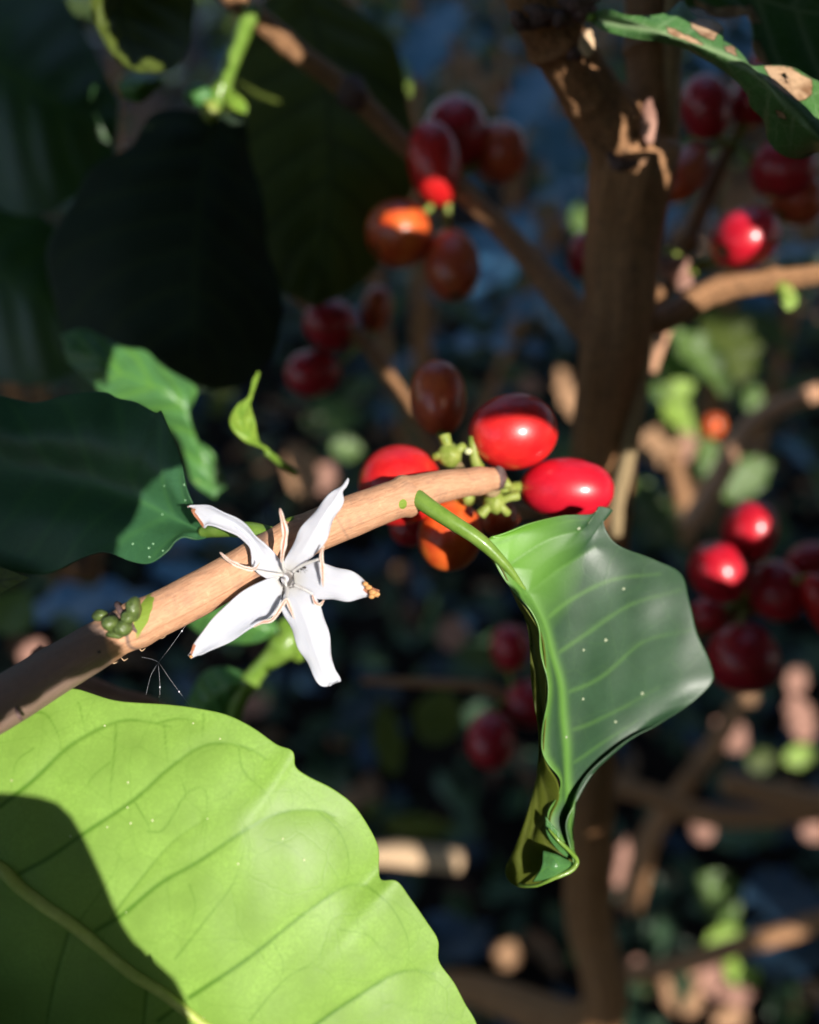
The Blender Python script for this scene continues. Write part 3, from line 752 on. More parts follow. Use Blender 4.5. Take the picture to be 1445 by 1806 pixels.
rv = [([(868, 962, 0), (930, 938, 0), (990, 920, 0), (1040, 915, 0)], 3.5, .45),
      ([(893, 1000, 0), (960, 955, 0), (1020, 935, 0)], 4, .55), ([(925, 1050, 0), (985, 1005, 0), (1050, 965, 0)], 4, .55), ([(955, 1098, 0), (1010, 1055, 0), (1080, 1020, 0), (1160, 1010, 0)], 4, .5),
      ([(975, 1160, 0), (1040, 1110, 0), (1110, 1065, 0), (1200, 1040, 0)], 4, .4), ([(990, 1225, 0), (1060, 1190, 0), (1130, 1130, 0), (1215, 1110, 0)], 4, .35), ([(996, 1290, 0), (1070, 1260, 0), (1160, 1210, 0)], 4, .3),
      ([(1000, 1350, 0), (1060, 1310, 0), (1120, 1270, 0)], 4, .3), (mid_full, 7.5, .95), (left_ridge, 7, 1)]  # left_ridge entry paints the fold's sunlit rim with the vein colour
right_edge = [(x, y, .1425+(d-.1425)*.48) for x, y, d in right_edge]
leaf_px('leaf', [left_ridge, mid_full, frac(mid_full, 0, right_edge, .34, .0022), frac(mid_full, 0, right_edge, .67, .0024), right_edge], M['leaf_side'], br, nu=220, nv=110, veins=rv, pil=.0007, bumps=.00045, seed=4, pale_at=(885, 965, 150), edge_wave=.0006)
for k, (x, y) in enumerate([(1095, 1037), (1025, 1147), (1062, 1128), (1025, 1230), (1128, 1220), (1082, 1272), (998, 1300), (1018, 930)]):
    blob('pale_speck', on_leaf(x, y), random.uniform(2.5, 4.5)/FPX*.142, M['pale_spot'], br, (1.2, 1, .35), k, .2, 8)
back_edge = [(848, 957, .142), (866, 985, .146), (890, 1020, .149), (915, 1070, .151), (935, 1110, .153), (936, 1180, .154), (942, 1240, .155), (952, 1300, .156), (948, 1370, .157), (930, 1440, .158), (908, 1500, .159), (893, 1540, .158), (912, 1562, .156), (948, 1563, .153), (975, 1550, .151), (1012, 1528, .1508)]
back_edge = [(x, y, .1435+(d-.142)*(.12 if y < 1350 else .55)) for x, y, d in back_edge[:-1]]+back_edge[-1:]
lr2 = [(a, b, c+.0003) for a, b, c in left_ridge]
leaf_px('leaf_fold', [back_edge, frac(back_edge, 0, lr2, .5, .002), lr2], M['leaf_fold'], br, nu=140, nv=40, veins=[(frac(back_edge, 0, lr2, f), 5, .7) for f in (.25, .5, .75)], pil=.0005)
leaf_px('leaf_tip', [[(962, 1440, .1472), (966, 1475, .1470), (990, 1505, .148), (1014, 1520, .150)], [(985, 1468, .1465), (992, 1490, .1465), (1004, 1505, .148), (1016, 1515, .150)]], M['leaf_mid'], br, nu=30, nv=8, veins=[([(0, 0, 0), (1, 1, 0)], 1, 0)], pil=0)
leaf_px('leaf_tip', [[(958, 1500, .1462), (985, 1508, .1455), (1012, 1522, .148)], [(955, 1530, .1450), (985, 1532, .1442), (1014, 1526, .148)], [(940, 1556, .1475), (975, 1550, .1465), (1012, 1530, .148)]], M['leaf_mid'], br, nu=24, nv=12, veins=[([(0, 0, 0), (1, 1, 0)], 1, 0)], pil=0)
tube('leaf_rim', PP([(968, 1462, .1462), (985, 1482, .1456), (1010, 1506, .1462), (1018, 1520, .147), (1006, 1536, .1465), (975, 1550, .146), (945, 1562, .1475), (915, 1560, .151), (897, 1545, .155)]), [.0002, .0004, .0004, .0005, .0004, .0003, .0003, .0003, .0001], M['petiole'], br, 8, 60, rough=.1)

# ---- left dark leaf of the flowering branch
tube('petiole', PP([(478, 945, .139), (440, 935, .141), (400, 934, .1445), (358, 938, .149)]), [.0017, .0015, .0014, .0012], M['petiole'], br, 12, 24, rough=.04)
ll_mid = [(372, 938, .1485), (350, 933, .150), (300, 910, .152), (250, 885, .153), (150, 850, .154), (40, 830, .155), (-80, 820, .157), (-220, 830, .16)]
ll_up = [(366, 934, .1475), (345, 895, .1475), (325, 850, .1475), (310, 785, .149), (292, 738, .150), (282, 722, .150), (276, 728, .150), (238, 708, .151), (205, 700, .152), (180, 690, .1525), (120, 698, .154), (60, 708, .155), (-60, 700, .157), (-220, 820, .16)]
ll_lo = [(366, 942, .1475), (345, 948, .1475), (325, 946, .147), (312, 955, .1465), (298, 975, .146), (265, 994, .1455), (228, 988, .1462), (188, 974, .1485), (158, 980, .150), (100, 1006, .152), (60, 1013, .153), (-10, 1000, .1545), (-120, 960, .157), (-220, 840, .16)]
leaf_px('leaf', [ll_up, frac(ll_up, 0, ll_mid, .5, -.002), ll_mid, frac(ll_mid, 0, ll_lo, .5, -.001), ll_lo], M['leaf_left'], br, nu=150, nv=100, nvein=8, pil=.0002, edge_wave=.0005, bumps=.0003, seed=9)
for k in range(9):
    x, y = random.choice([(random.uniform(222, 300), random.uniform(945, 985)), (random.uniform(285, 338), random.uniform(850, 918))])
    blob('water_drop', on_leaf(x, y), random.uniform(1.4, 2.6)/FPX*.147, M['dew'], br, (1, 1.1, .6), k, .02, 8)

# ---- cherries of the flowering branch
nd = (868, 850, .157)
cherry(905, 762, .162, 79, 69, 'c_red', br, (1, .15, -.25), (850, 838, .160), 'large red cherry with a shaded dark top, highest of the three bright ones')
cherry(1000, 862, .164, 82, 56, 'c_pinkred', br, (1, -.05, .12), (885, 862, .160), 'red cherry resting behind the top edge of the folded leaf')
cherry(706, 856, .163, 74, 74, 'c_red', br, (-1, -.2, -.1), (800, 850, .160), 'red cherry crossed by the twig')
cherry(793, 942, .168, 58, 66, 'c_orange', br, (-.15, -1, -.2), (830, 880, .162), 'orange cherry below the twig')
cherry(773, 702, .184, 51, 68, 'c_brown', br, (-.1, 1, -.15), (790, 790, .166), 'dull brownish red cherry in shade above the twig')
cherry(880, 915, .182, 36, 30, 'c_brown', br, (.3, -1, -.2), (860, 870, .170), 'small brownish cherry behind the green calyx')
cherry(722, 930, .190, 36, 34, 'c_maroon', br, (-.3, -1, -.2), (760, 880, .175))
def calyx_star(c, pts, d, th):
    cx, cy = c
    blob('receptacle', P(cx, cy, d+.0006), th*1.25, M['calyx'], br, (1, 1, .9), int(cx), .15, 14)
    for k, (x, y) in enumerate(pts):
        tube('fruit_stalk', PP([(cx, cy, d+.0012), ((cx+x)/2+3*(k % 2), (cy+y)/2-2, d-.0002), (x, y, d+.0003*k)]), [th*.75, th*.45, th*(.62-.1*(k % 3))], M['calyx'], br, 10, 12, rough=.12, seed=k)
calyx_star((793, 802), [(784, 768), (818, 788), (766, 806)], .159, .0021)
calyx_star((872, 886), [(848, 908), (914, 874), (896, 906)], .158, .0019)
tube('fruit_stalk', PP([(798, 812, .160), (812, 826, .1605), (815, 845, .158)]), [.0011, .0009, .0012], M['bark_pale'], br, 10, 12, rough=.1)
blob('droplet_glint', P(826, 796, .158), 7/FPX*.158, M['speck'], br, (1.1, .9, .8), 1, .1, 10)  # pale bead imitates the gloss highlight of a droplet

# ================================================================== big sunlit leaf at lower left
bl = empty('coffee_leaf', P(-40, 1500, .119), 'large bright yellow-green coffee leaf in the lower left with a curved dark shadow on it', 'leaf')
hm = [(-160, 1440, .1235), (-60, 1490, .122), (0, 1531, .1210), (35, 1565, .1208), (82, 1600, .1205), (129, 1632, .1203), (176, 1670, .1202), (235, 1718, .120), (282, 1747, .120), (335, 1788, .120), (420, 1850, .120), (560, 1960, .121), (760, 2080, .123)]
hu = [(-160, 1436, .1235), (-70, 1370, .1245), (-8, 1300, .1262), (40, 1262, .1275), (90, 1228, .1283), (130, 1215, .1290), (205, 1236, .1285), (295, 1243, .1285), (350, 1250, .1284), (400, 1261, .1284), (445, 1283, .1282), (488, 1313, .128), (516, 1325, .1278), (521, 1352, .1276), (545, 1370, .1278),
      (585, 1390, .1282), (622, 1418, .1285), (650, 1458, .1288), (667, 1495, .1289), (668, 1530, .1286), (673, 1552, .1278), (700, 1554, .1278), (722, 1582, .1280), (752, 1625, .1283), (772, 1658, .1284), (774, 1695, .128), (800, 1732, .128), (820, 1770, .128), (840, 1806, .128), (860, 1880, .128), (850, 1980, .1265), (800, 2050, .125), (762, 2078, .123)]
hl = [(-160, 1444, .1235), (-190, 1560, .1235), (-160, 1700, .1235), (-80, 1850, .1235), (60, 1980, .1235), (260, 2080, .1235), (480, 2120, .1235), (660, 2110, .1235), (758, 2082, .123)]
def quad_mid(a, b, f, dz): return frac(a, 0, b, f, dz)
hv = [([(0, 1423), (59, 1376), (118, 1320), (176, 1285), (223, 1270), (276, 1276), (300, 1282)], 4, .95),
      ([(-60, 1470), (0, 1423)], 4, .9),
      ([(35, 1541), (88, 1512), (147, 1471), (235, 1412), (294, 1359), (353, 1318), (400, 1311), (447, 1324), (470, 1340)], 4, 1),
      ([(170, 1641), (218, 1612), (282, 1559), (353, 1518), (441, 1459), (500, 1432), (559, 1429), (590, 1440)], 4, 1),
      ([(335, 1759), (441, 1688), (529, 1618), (606, 1565), (647, 1562)], 4, 1), ([(280, 1800), (335, 1759)], 4, 1),
      ([(520, 1840), (576, 1794), (676, 1729), (723, 1712), (765, 1718)], 4, 1),
      ([(120, 1647), (97, 1729), (82, 1806), (70, 1870)], 3.5, .8), ([(259, 1741), (253, 1806), (240, 1880)], 3.5, .8), ([(-20, 1560), (-60, 1680)], 3.5, .8),
      # finer cross veins
      ([(195, 1620), (245, 1555), (300, 1490), (352, 1450)], 2.2, .6), ([(310, 1690), (365, 1620), (410, 1560), (430, 1500)], 2.2, .5),
      ([(40, 1262), (78, 1258), (100, 1290), (108, 1318)], 2.2, .6), ([(140, 1240), (150, 1290)], 1.8, .45), ([(60, 1320), (30, 1345), (20, 1390)], 1.8, .4),
      ([(205, 1275), (202, 1330), (195, 1400), (200, 1430)], 2, .5), ([(195, 1345), (165, 1370), (150, 1400)], 1.8, .4), ([(290, 1280), (296, 1345)], 1.8, .45),
      ([(276, 1276), (310, 1268), (345, 1270)], 2.4, .6), ([(360, 1260), (356, 1316)], 1.8, .4),
      ([(236, 1412), (262, 1455), (265, 1480)], 1.8, .5), ([(262, 1466), (290, 1462), (330, 1400), (362, 1392), (365, 1440), (360, 1500)], 1.8, .5), ([(330, 1400), (318, 1370)], 1.8, .4), ([(362, 1440), (355, 1470)], 1.8, .4),
      ([(420, 1312), (430, 1360), (470, 1400), (480, 1435)], 1.8, .35), ([(430, 1360), (405, 1400), (362, 1420)], 1.6, .35),
      ([(440, 1800), (500, 1730), (560, 1690), (580, 1640)], 2, .45), ([(335, 1560), (345, 1600), (330, 1650)], 1.7, .35), ([(470, 1480), (520, 1500), (560, 1560)], 1.7, .35), ([(559, 1429), (600, 1470), (615, 1520), (606, 1562)], 1.9, .4),
      ([(647, 1562), (690, 1600), (720, 1660), (716, 1712)], 1.9, .4), ([(600, 1640), (650, 1650), (680, 1690)], 1.6, .35), ([(480, 1660), (500, 1700), (490, 1740)], 1.6, .3),
      ([(176, 1668), (190, 1640)], 2, .3), ([(140, 1625), (200, 1540), (212, 1500)], 2, .45), ([(60, 1580), (75, 1600)], 1, .1)]
leaf_px('blade', [hu, quad_mid(hu, hm, .33, -.0018), quad_mid(hu, hm, .66, -.0014), hm, quad_mid(hm, hl, .5, -.0008), hl], M['leaf_hero'], bl, nu=420, nv=320, veins=hv, pil=.00022, bumps=.00014, seed=2, mid_at=.6)
tube('midrib', PP([(a, b, c-.0002) for a, b, c in hm]), [.0008, .0009, .0009, .0008, .0006, .0004, .0003], M['midrib'] if 'midrib' in M else M['petiole'], bl, 14, 120, rough=.03)
for k, (x, y) in enumerate([(226, 1424), (421, 1524), (365, 1443), (228, 1380), (388, 1302), (342, 1276), (190, 1458), (232, 1451), (268, 1447), (361, 1794), (126, 1476), (222, 1609), (185, 1280), (500, 1480), (536, 1515)]):
    blob('pale_speck', on_leaf(x, y), random.uniform(1.0, 2.2)/FPX*.122, M['speck'], bl, (1, 1, .4), k, .2, 8)
o = leaf_px('leaf_blade', [[(-60, 985, .150), (0, 1000, .150), (52, 1019, .150)], [(-60, 1080, .150), (0, 1046, .150), (52, 1019, .150)]], M['leaf_olive'], None, nu=20, nv=10, nvein=4, pil=.0002, solid=False)
o.name = 'coffee_leaf'; tag(o, 'corner of an olive-green leaf at the left edge just above the brown twig', 'leaf')

# ================================================================== top right eaten leaf
el = empty('coffee_leaf', P(1045, 32, .168), 'insect-eaten green leaf with tan dead patches crossing the top right corner', 'leaf')
e_up = [(1040, 26, .170), (1072, 16, .166), (1110, 27, .163), (1165, 25, .162), (1185, 18, .163), (1202, 6, .164), (1215, 22, .163), (1232, 35, .162), (1256, 40, .162), (1272, 56, .161), (1262, 66, .160), (1290, 82, .158), (1312, 100, .156), (1326, 114, .155), (1352, 116, .156), (1395, 122, .157), (1425, 140, .157), (1470, 170, .157), (1560, 280, .158)]
e_mid = [(1040, 30, .170), (1080, 40, .166), (1130, 48, .162), (1180, 60, .159), (1230, 76, .157), (1280, 96, .155), (1325, 122, .153), (1370, 165, .151), (1410, 205, .151), (1450, 245, .151), (1565, 340, .155)]
e_lo = [(1040, 36, .170), (1062, 52, .167), (1110, 66, .164), (1160, 74, .162), (1210, 88, .160), (1262, 116, .158), (1300, 142, .157), (1322, 168, .157), (1328, 188, .158), (1350, 212, .158), (1360, 248, .159), (1385, 272, .160), (1415, 278, .160), (1445, 268, .159), (1490, 275, .158), (1560, 350, .157)]
e_lm = frac(e_mid, 0, e_lo, .5, -.0006)
leaf_px('blade', [e_up, frac(e_up, 0, e_mid, .5, -.0008), e_mid, e_lm, e_lo], M['leaf_eaten'], el, nu=220, nv=70,
        veins=[(e_mid, 6, .9)]+[([(x, y, 0), (x+a, y+b, 0)], 3, .4) for x, y, a, b in ((1350, 145, 70, 20), (1390, 190, 70, 30), (1360, 160, -10, 60), (1400, 205, -5, 60), (1150, 52, 60, -30), (1200, 66, 40, -25))],
        brown=[[(1214, 38), (1232, 36), (1256, 40), (1275, 55), (1258, 70), (1238, 64), (1228, 56)], [(1176, 46), (1215, 60), (1240, 78), (1220, 72), (1180, 56)], [(1274, 82), (1292, 84), (1300, 98), (1284, 92)], [(1348, 116), (1392, 122), (1428, 145), (1432, 170), (1410, 180), (1388, 168), (1364, 148)], [(1370, 192), (1384, 200), (1388, 208), (1376, 204)]],
        holes=[[(1376, 128), (1384, 130), (1392, 142), (1388, 144), (1378, 138)]], pil=.0004, bumps=.0003, seed=8)
tube('petiole', PP([(1000, 15, .176), (1020, 24, .173), (1045, 31, .168)]), [.0012, .001, .0009], M['petiole'], el, 10, 12)
e2 = leaf_px('coffee_leaf', [[(1190, -70, .172), (1260, -80, .176), (1400, -90, .18), (1620, -60, .18)], [(1196, -30, .173), (1290, -20, .178), (1420, 20, .18), (1620, 40, .18)],
                    [(1212, 12, .174), (1240, 14, .175), (1262, 30, .1755), (1300, 28, .176), (1325, 26, .176), (1332, 60, .176), (1330, 85, .176), (1345, 108, .177), (1372, 128, .178), (1420, 150, .178), (1480, 160, .18), (1620, 120, .18)]],
             M['leaf_eaten'], None, nu=120, nv=50, nvein=6, brown=[[(1222, 0), (1262, 12), (1325, 10), (1345, 40), (1330, 40), (1322, 34), (1262, 44), (1235, 24)], [(1324, 70), (1338, 72), (1350, 100), (1366, 120), (1350, 120), (1326, 96)]], seed=12)
tag(e2, 'dark green leaf with a ragged brown eaten edge in the top right corner, in shade', 'leaf')

# ================================================================== the coffee tree in the middle distance
tr = empty('coffee_tree', (0, 0, 0), 'brown upright coffee trunk with forked stems, side branches and dark cherries', 'tree')
def vert(px, py, d, s):      # down a world vertical line from the point seen at px,py
    return P(px, py, d)+np.array([0, 0, -s])
t0 = P(1092, 280, .205)
gz = -0.02
tr.location = Vector((t0[0]-.02, t0[1]+.03, 0))
tube('trunk', [P(1118, 250, .203), P(1096, 420, .219), P(1088, 560, .229), P(1066, 760, .252), P(1050, 1000, .280), P(1038, 1300, .325), P(1036, 1600, .380), P(1036, 1806, .425), np.array([t0[0]-.03, t0[1]+.1, .3]), np.array([t0[0]-.02, t0[1]+.1, gz])],
     [.0098, .0101, .0104, .0108, .0112, .0105, .0105, .0115, .014, .018], M['bark_dark'], tr, 40, 160, rough=.05, ridge=.09, seed=5, nodes=[(.0, .12, .02)])
tube('fork', [P(905, -90, .170), P(952, 20, .176), P(985, 75, .182), P(1040, 165, .192), P(1095, 245, .201), P(1108, 300, .208)], [.0056, .0058, .006, .0065, .0082, .0095], M['bark_dark'], tr, 32, 90, rough=.05, ridge=.09, seed=6, nodes=[(.33, .18, .03), (.60, .08, .02)])
tube('fork', [P(1148, -120, .198), P(1150, 40, .202), P(1152, 160, .206), P(1136, 280, .212)], [.0062, .0066, .007, .008], M['bark_dark'], tr, 32, 70, rough=.05, ridge=.09, seed=7, nodes=[(.5, .1, .02)])
tube('side_stem', [P(1192, -60, .192), P(1186, 80, .197), P(1176, 240, .206), P(1158, 400, .216), P(1146, 520, .226), P(1132, 660, .236), P(1108, 800, .244), P(1090, 880, .246), P(1086, 945, .248)], [.0022, .0024, .0022, .0019, .0019, .0022, .0024, .0026, .0020], M['bark_pale'], tr, 20, 90, rough=.08, seed=8)
# flaking bark on the upper fork, pale lumps in place of sun dapples
for k, pl in enumerate([[(925, 12, .171), (960, 26, .169), (1000, 20, .170)], [(905, 20, .171), (918, 40, .170), (945, 50, .171)], [(1000, 12, .170), (1030, 24, .169), (1052, 12, .171)], [(985, 2, .170), (1020, 6, .168), (1060, -2, .171)],
                        [(936, 40, .172), (950, 34, .170), (970, 46, .171)], [(975, 40, .171), (990, 34, .169), (1010, 44, .171)], [(1003, 78, .180), (1010, 96, .178), (1030, 92, .179)], [(1072, 270, .196), (1095, 292, .195), (1140, 282, .197)]]):
    tube('bark_flake', PP(pl), [.0006, .0017, .0012, .0003], M['node_bark'] if 'node_bark' in M else M['dark_ring'], tr, 8, 16, rough=.25, seed=k)
blob('sun_dapple', P(1036, 76, .1755), 16/FPX*.1755, M['stick'], tr, (.9, 1.5, .5), 3, .2)  # pale lump imitates a spot of sun on the bark
o = blob('sun_dapple', P(1143, 215, .193), 20/FPX*.193, M['dry_pink'], tr, (.75, 2.1, .5), 5, .2)
# upper left branch
ub = [(372, -40, .236), (440, 20, .238), (520, 88, .241), (625, 168, .245), (705, 248, .249), (830, 350, .252), (930, 452, .248), (1010, 548, .240), (1060, 600, .238)]
tube('side_branch', PP(ub), [.0036, .0034, .0032, .0032, .0031, .0034, .0036, .0042, .0050], M['bark_dark'], tr, 24, 160, rough=.04, seed=9, nodes=[(.33, .25, .012), (.17, .1, .012), (.56, .2, .014)])
blob('node_knob', P(624, 166, .243), 27/FPX*.243, M['dark_ring'], tr, (1, 1, .9), 3, .3)
tube('side_branch', PP([(1120, 575, .236), (1180, 560, .240), (1255, 515, .243), (1345, 497, .244), (1450, 482, .246), (1560, 460, .25)]), [.0042, .0040, .0038, .0033, .0030, .003], M['bark_dark'], tr, 24, 90, rough=.05, seed=10, nodes=[(.55, .3, .02), (.36, .12, .02)])
tube('side_branch', PP([(1120, 590, .252), (1175, 505, .262), (1205, 440, .266), (1245, 350, .268), (1285, 262, .270), (1330, 190, .272), (1400, 60, .28)]), [.0030, .0030, .0030, .0029, .0028, .0026, .002], M['bark_dark'], tr, 20, 90, rough=.04, seed=11, nodes=[(.32, .5, .02), (.68, .4, .02)])
tube('twig', PP([(500, 500, .300), (575, 560, .292), (640, 600, .286), (690, 670, .281), (740, 745, .276), (800, 830, .268), (900, 900, .262), (1040, 880, .262)]), [.0026, .0027, .0027, .0026, .0026, .0027, .003, .003], M['bark_dark'], tr, 18, 80, rough=.05, seed=12, nodes=[(.25, .3, .02)])
# green shoot and hanging leaves at the upper left
tube('green_shoot', PP([(446, 18, .236), (425, 70, .234), (405, 120, .232), (388, 165, .231), (374, 205, .230)]), [.0028, .0024, .0022, .0024, .0016], M['petiole'], tr, 16, 30, rough=.03, nodes=[(.75, .3, .06)])
blob('green_bud', P(352, 168, .229), 24/FPX*.229, M['leaf_mid'], tr, (1.1, .8, .6), 3, .15); blob('green_bud', P(372, 196, .226), 18/FPX*.226, M['calyx'], tr, (.9, 1.1, .6), 4, .12)
leaf_px('leaf', [[(392, 160, .229), (415, 162, .226), (434, 182, .225), (437, 200, .226)], [(392, 164, .229), (402, 184, .227), (418, 196, .226), (437, 201, .226)]], M['leaf_lime'], tr, nu=20, nv=8, nvein=3, pil=.0002)
la_m = [(374, 205, .229), (360, 300, .226), (348, 400, .223), (343, 500, .222), (340, 600, .222), (336, 690, .224)]
la_l = [(370, 203, .229), (270, 195, .228), (228, 260, .228), (160, 300, .230), (110, 380, .232), (85, 450, .233), (100, 560, .232), (150, 640, .230), (230, 700, .227), (332, 695, .224)]
la_r = [(378, 205, .229), (425, 196, .231), (440, 260, .233), (462, 340, .235), (470, 420, .236), (492, 490, .237), (496, 560, .237), (478, 630, .235), (420, 680, .230), (340, 695, .224)]
o = leaf_px('leaf', [la_l, frac(la_l, 0, la_m, .5, -.004), la_m, frac(la_m, 0, la_r, .5, -.002), la_r], M['leaf_matte'], tr, nu=90, nv=60, nvein=8, pil=.0003, edge_wave=.0008, seed=3)
lb_m = [(520, -60, .262), (560, 60, .262), (580, 200, .260), (585, 330, .258), (570, 450, .258), (555, 540, .260)]
lb_l = [(515, -60, .262), (440, 40, .266), (400, 140, .268), (400, 300, .268), (430, 420, .266), (480, 500, .264), (550, 540, .260)]
lb_r = [(525, -60, .262), (620, 10, .262), (670, 50, .263), (700, 85, .264), (716, 150, .265), (728, 230, .266), (738, 300, .266), (700, 400, .266), (650, 490, .263), (560, 542, .260)]
o = leaf_px('leaf', [lb_l, lb_m, lb_r], M['leaf_olive'], tr, nu=90, nv=60, nvein=8, pil=.0005, edge_wave=.0006, seed=5); o['label'] = 'broad olive-green leaf behind the upper branch'
lc_l = [(240, -120, .20), (180, -40, .20), (160, 10, .20), (182, 70, .20), (212, 110, .199), (250, 128, .198), (275, 124, .198)]
lc_r = [(300, -120, .206), (340, -40, .21), (340, 40, .21), (330, 90, .207), (308, 118, .203), (290, 124, .2), (276, 126, .199)]
leaf_px('leaf', [lc_l, frac(lc_l, 0, lc_r, .12, -.0012), frac(lc_l, 0, lc_r, .5, .0015), lc_r], M['leaf_olive'], tr, nu=70, nv=40, nvein=6, seed=6)
leaf_px('leaf', [[(205, 150, .215), (240, 128, .213), (288, 135, .212)], [(210, 160, .214), (245, 152, .209), (288, 140, .211)], [(215, 172, .216), (250, 180, .214), (288, 145, .213)]], M['leaf_mid'], tr, nu=24, nv=12, nvein=4, seed=2)
ld = [[(-120, -80, .25), (60, -60, .25), (150, 60, .25), (210, 180, .25)], [(-160, 60, .245), (0, 120, .242), (110, 190, .244), (205, 250, .25)], [(-160, 240, .25), (-60, 330, .25), (60, 380, .25), (200, 300, .25)]]
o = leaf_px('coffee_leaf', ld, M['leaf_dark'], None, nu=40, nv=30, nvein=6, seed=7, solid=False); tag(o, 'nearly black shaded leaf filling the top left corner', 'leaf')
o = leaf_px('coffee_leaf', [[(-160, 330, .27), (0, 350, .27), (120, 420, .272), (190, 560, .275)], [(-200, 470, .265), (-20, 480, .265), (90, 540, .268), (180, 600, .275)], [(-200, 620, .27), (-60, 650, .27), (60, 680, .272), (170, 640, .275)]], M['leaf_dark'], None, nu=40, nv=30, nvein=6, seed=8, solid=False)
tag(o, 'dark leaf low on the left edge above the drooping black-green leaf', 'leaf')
# its cherries
nA = (790, 330, .253)
for a in [(803, 236, .268, 58, 62, 'c_maroon', (.2, 1, -.3)), (882, 270, .272, 47, 54, 'c_brown', (1, .5, -.2)), (766, 290, .250, 47, 72, 'c_red', (-.2, 1, .2)), (704, 412, .250, 56, 60, 'c_orange', (-.7, -.6, .2)), (797, 467, .252, 50, 66, 'c_brown', (.1, -1, .3))]:
    cherry(*a[:6], tr, a[6], nA)
for a in [(585, 572, .290, 50, 46, 'c_maroon', (-.8, .4, 0)), (552, 658, .293, 49, 42, 'c_maroon', (-1, -.3, .1)), (664, 545, .296, 28, 42, 'c_brown', (.2, 1, 0))]:
    cherry(*a[:6], tr, a[6], (640, 600, .287))
nB = (1300, 250, .270)
for a in [(1245, 190, .258, 43, 56, 'c_maroon', (-.3, 1, 0)), (1331, 172, .262, 44, 50, 'c_maroon', (.4, 1, 0)), (1210, 305, .258, 38, 58, 'c_brown', (-.6, -.8, .1)), (1382, 298, .255, 56, 54, 'c_maroon', (1, -.2, .2)), (1405, 350, .262, 50, 44, 'c_brown', (.8, -.7, 0)), (1356, 108, .27, 30, 28, 'c_maroon', (0, 1, 0))]:
    cherry(*a[:6], tr, a[6], nB)
cherry(1315, 420, .246, 61, 54, 'c_pinkred', tr, (-.8, -.5, .3), (1370, 380, .262)); cherry(1028, 450, .262, 26, 40, 'c_maroon', tr, (-.6, 0, 0), (1060, 470, .25))
for (x, y) in [(1180, 470), (1200, 490), (1215, 455), (1175, 440), (1230, 480), (1290, 460), (1400, 520), (1385, 512)]:
    tube('calyx', PP([(1205, 470, .262) if x < 1300 else (1370, 505, .243), (x, y, .256 if x < 1300 else .24)]), [.0018, .0022, .0010], M['calyx'], tr, 8, 6, rough=.2)
blob('dry_scale', P(1190, 470, .252), 22/FPX*.252, M['dry_pink'], tr, (1.2, 1, .5), 7, .3); blob('dry_scale', P(1208, 500, .252), 20/FPX*.252, M['dry_pink'], tr, (.8, 1.4, .5), 9, .3)

# ================================================================== second fruiting branch, right
rb = empty('coffee_branch', P(1500, 1000, .27), 'branch of glossy crimson and maroon cherries at the right edge behind the folded leaf', 'branch')
tube('stem', PP([(1560, 1010, .285), (1440, 1050, .278), (1330, 1075, .272), (1230, 1120, .268), (1180, 1180, .268)]), [.003, .0029, .0027, .0022, .0015], M['bark_dark'], rb, 18, 50, rough=.05, seed=13)
nC = (1320, 1060, .272)
for a in [(1323, 936, .258, 47, 56, 'c_pinkred', (.1, 1, .3)), (1268, 1010, .254, 50, 57, 'c_pinkred', (-.5, 1, .3)), (1370, 1042, .262, 47, 56, 'c_maroon', (.2, -1, .3)), (1428, 990, .270, 40, 34, 'c_maroon', (1, .3, 0)), (1462, 1075, .25, 34, 72, 'c_red', (.6, -1, 0)), (1250, 1084, .268, 30, 30, 'c_maroon', (-1, -.3, 0)), (1310, 1160, .256, 62, 62, 'c_maroon', (-.1, -1, .4))]:
    cherry(*a[:6], rb, a[6], nC)
lb = empty('coffee_branch', P(960, 1180, .33), 'small dark cluster of maroon cherries deep in shade between flower and folded leaf', 'branch')
tube('stem', PP([(1040, 1130, .335), (960, 1190, .33), (900, 1230, .328), (840, 1210, .33), (640, 1200, .34)]), [.0028, .0026, .0022, .002, .0015], M['bark_dark'], lb, 14, 40, seed=14)
for a in [(865, 1305, .312, 43, 50, 'c_maroon', (-.1, -1, .4)), (932, 1242, .325, 42, 42, 'c_maroon', (.5, -.6, 0)), (900, 1142, .325, 36, 42, 'c_maroon', (0, 1, .1))]:
    cherry(*a[:6], lb, a[6], (905, 1228, .328))

# ================================================================== other leaves and shoots at middle distance
mb = leaf_px('coffee_leaf', [[(380, 880, .216), (340, 850, .214), (312, 770, .210), (240, 720, .208), (190, 700, .208), (120, 640, .210)], [(385, 870, .215), (352, 800, .211), (330, 730, .206), (290, 690, .204), (200, 650, .206), (110, 600, .210)],
                             [(400, 860, .216), (378, 800, .214), (338, 770, .212), (322, 740, .210), (344, 705, .209), (346, 682, .209), (318, 664, .209), (285, 645, .209), (255, 618, .209), (215, 610, .209), (150, 580, .210), (105, 590, .212)]],
             M['leaf_mid'], None, nu=80, nv=40, nvein=7, seed=21, bumps=.0003)
tag(mb, 'sunlit mid-green leaf peeping out behind the black drooping leaf', 'leaf')
pl = empty('young_leaf', P(486, 812, .182), 'small pale yellow-green unfolding leaf above the flower', 'leaf')
leaf_px('blade', [[(488, 814, .182), (462, 790, .178), (430, 778, .175), (408, 755, .174), (406, 735, .174), (420, 712, .175), (438, 700, .176), (446, 672, .177), (456, 655, .178)],
                  [(492, 812, .182), (470, 788, .179), (458, 780, .177), (450, 745, .173), (444, 722, .174), (442, 706, .175), (452, 676, .177), (457, 656, .178)]], M['leaf_lime'], pl, nu=50, nv=16, nvein=5, pil=.0004)
tube('petiole', PP([(520, 835, .19), (500, 820, .185), (470, 797, .180)]), [.0008, .0009, .0008], M['petiole'], pl, 10, 12)
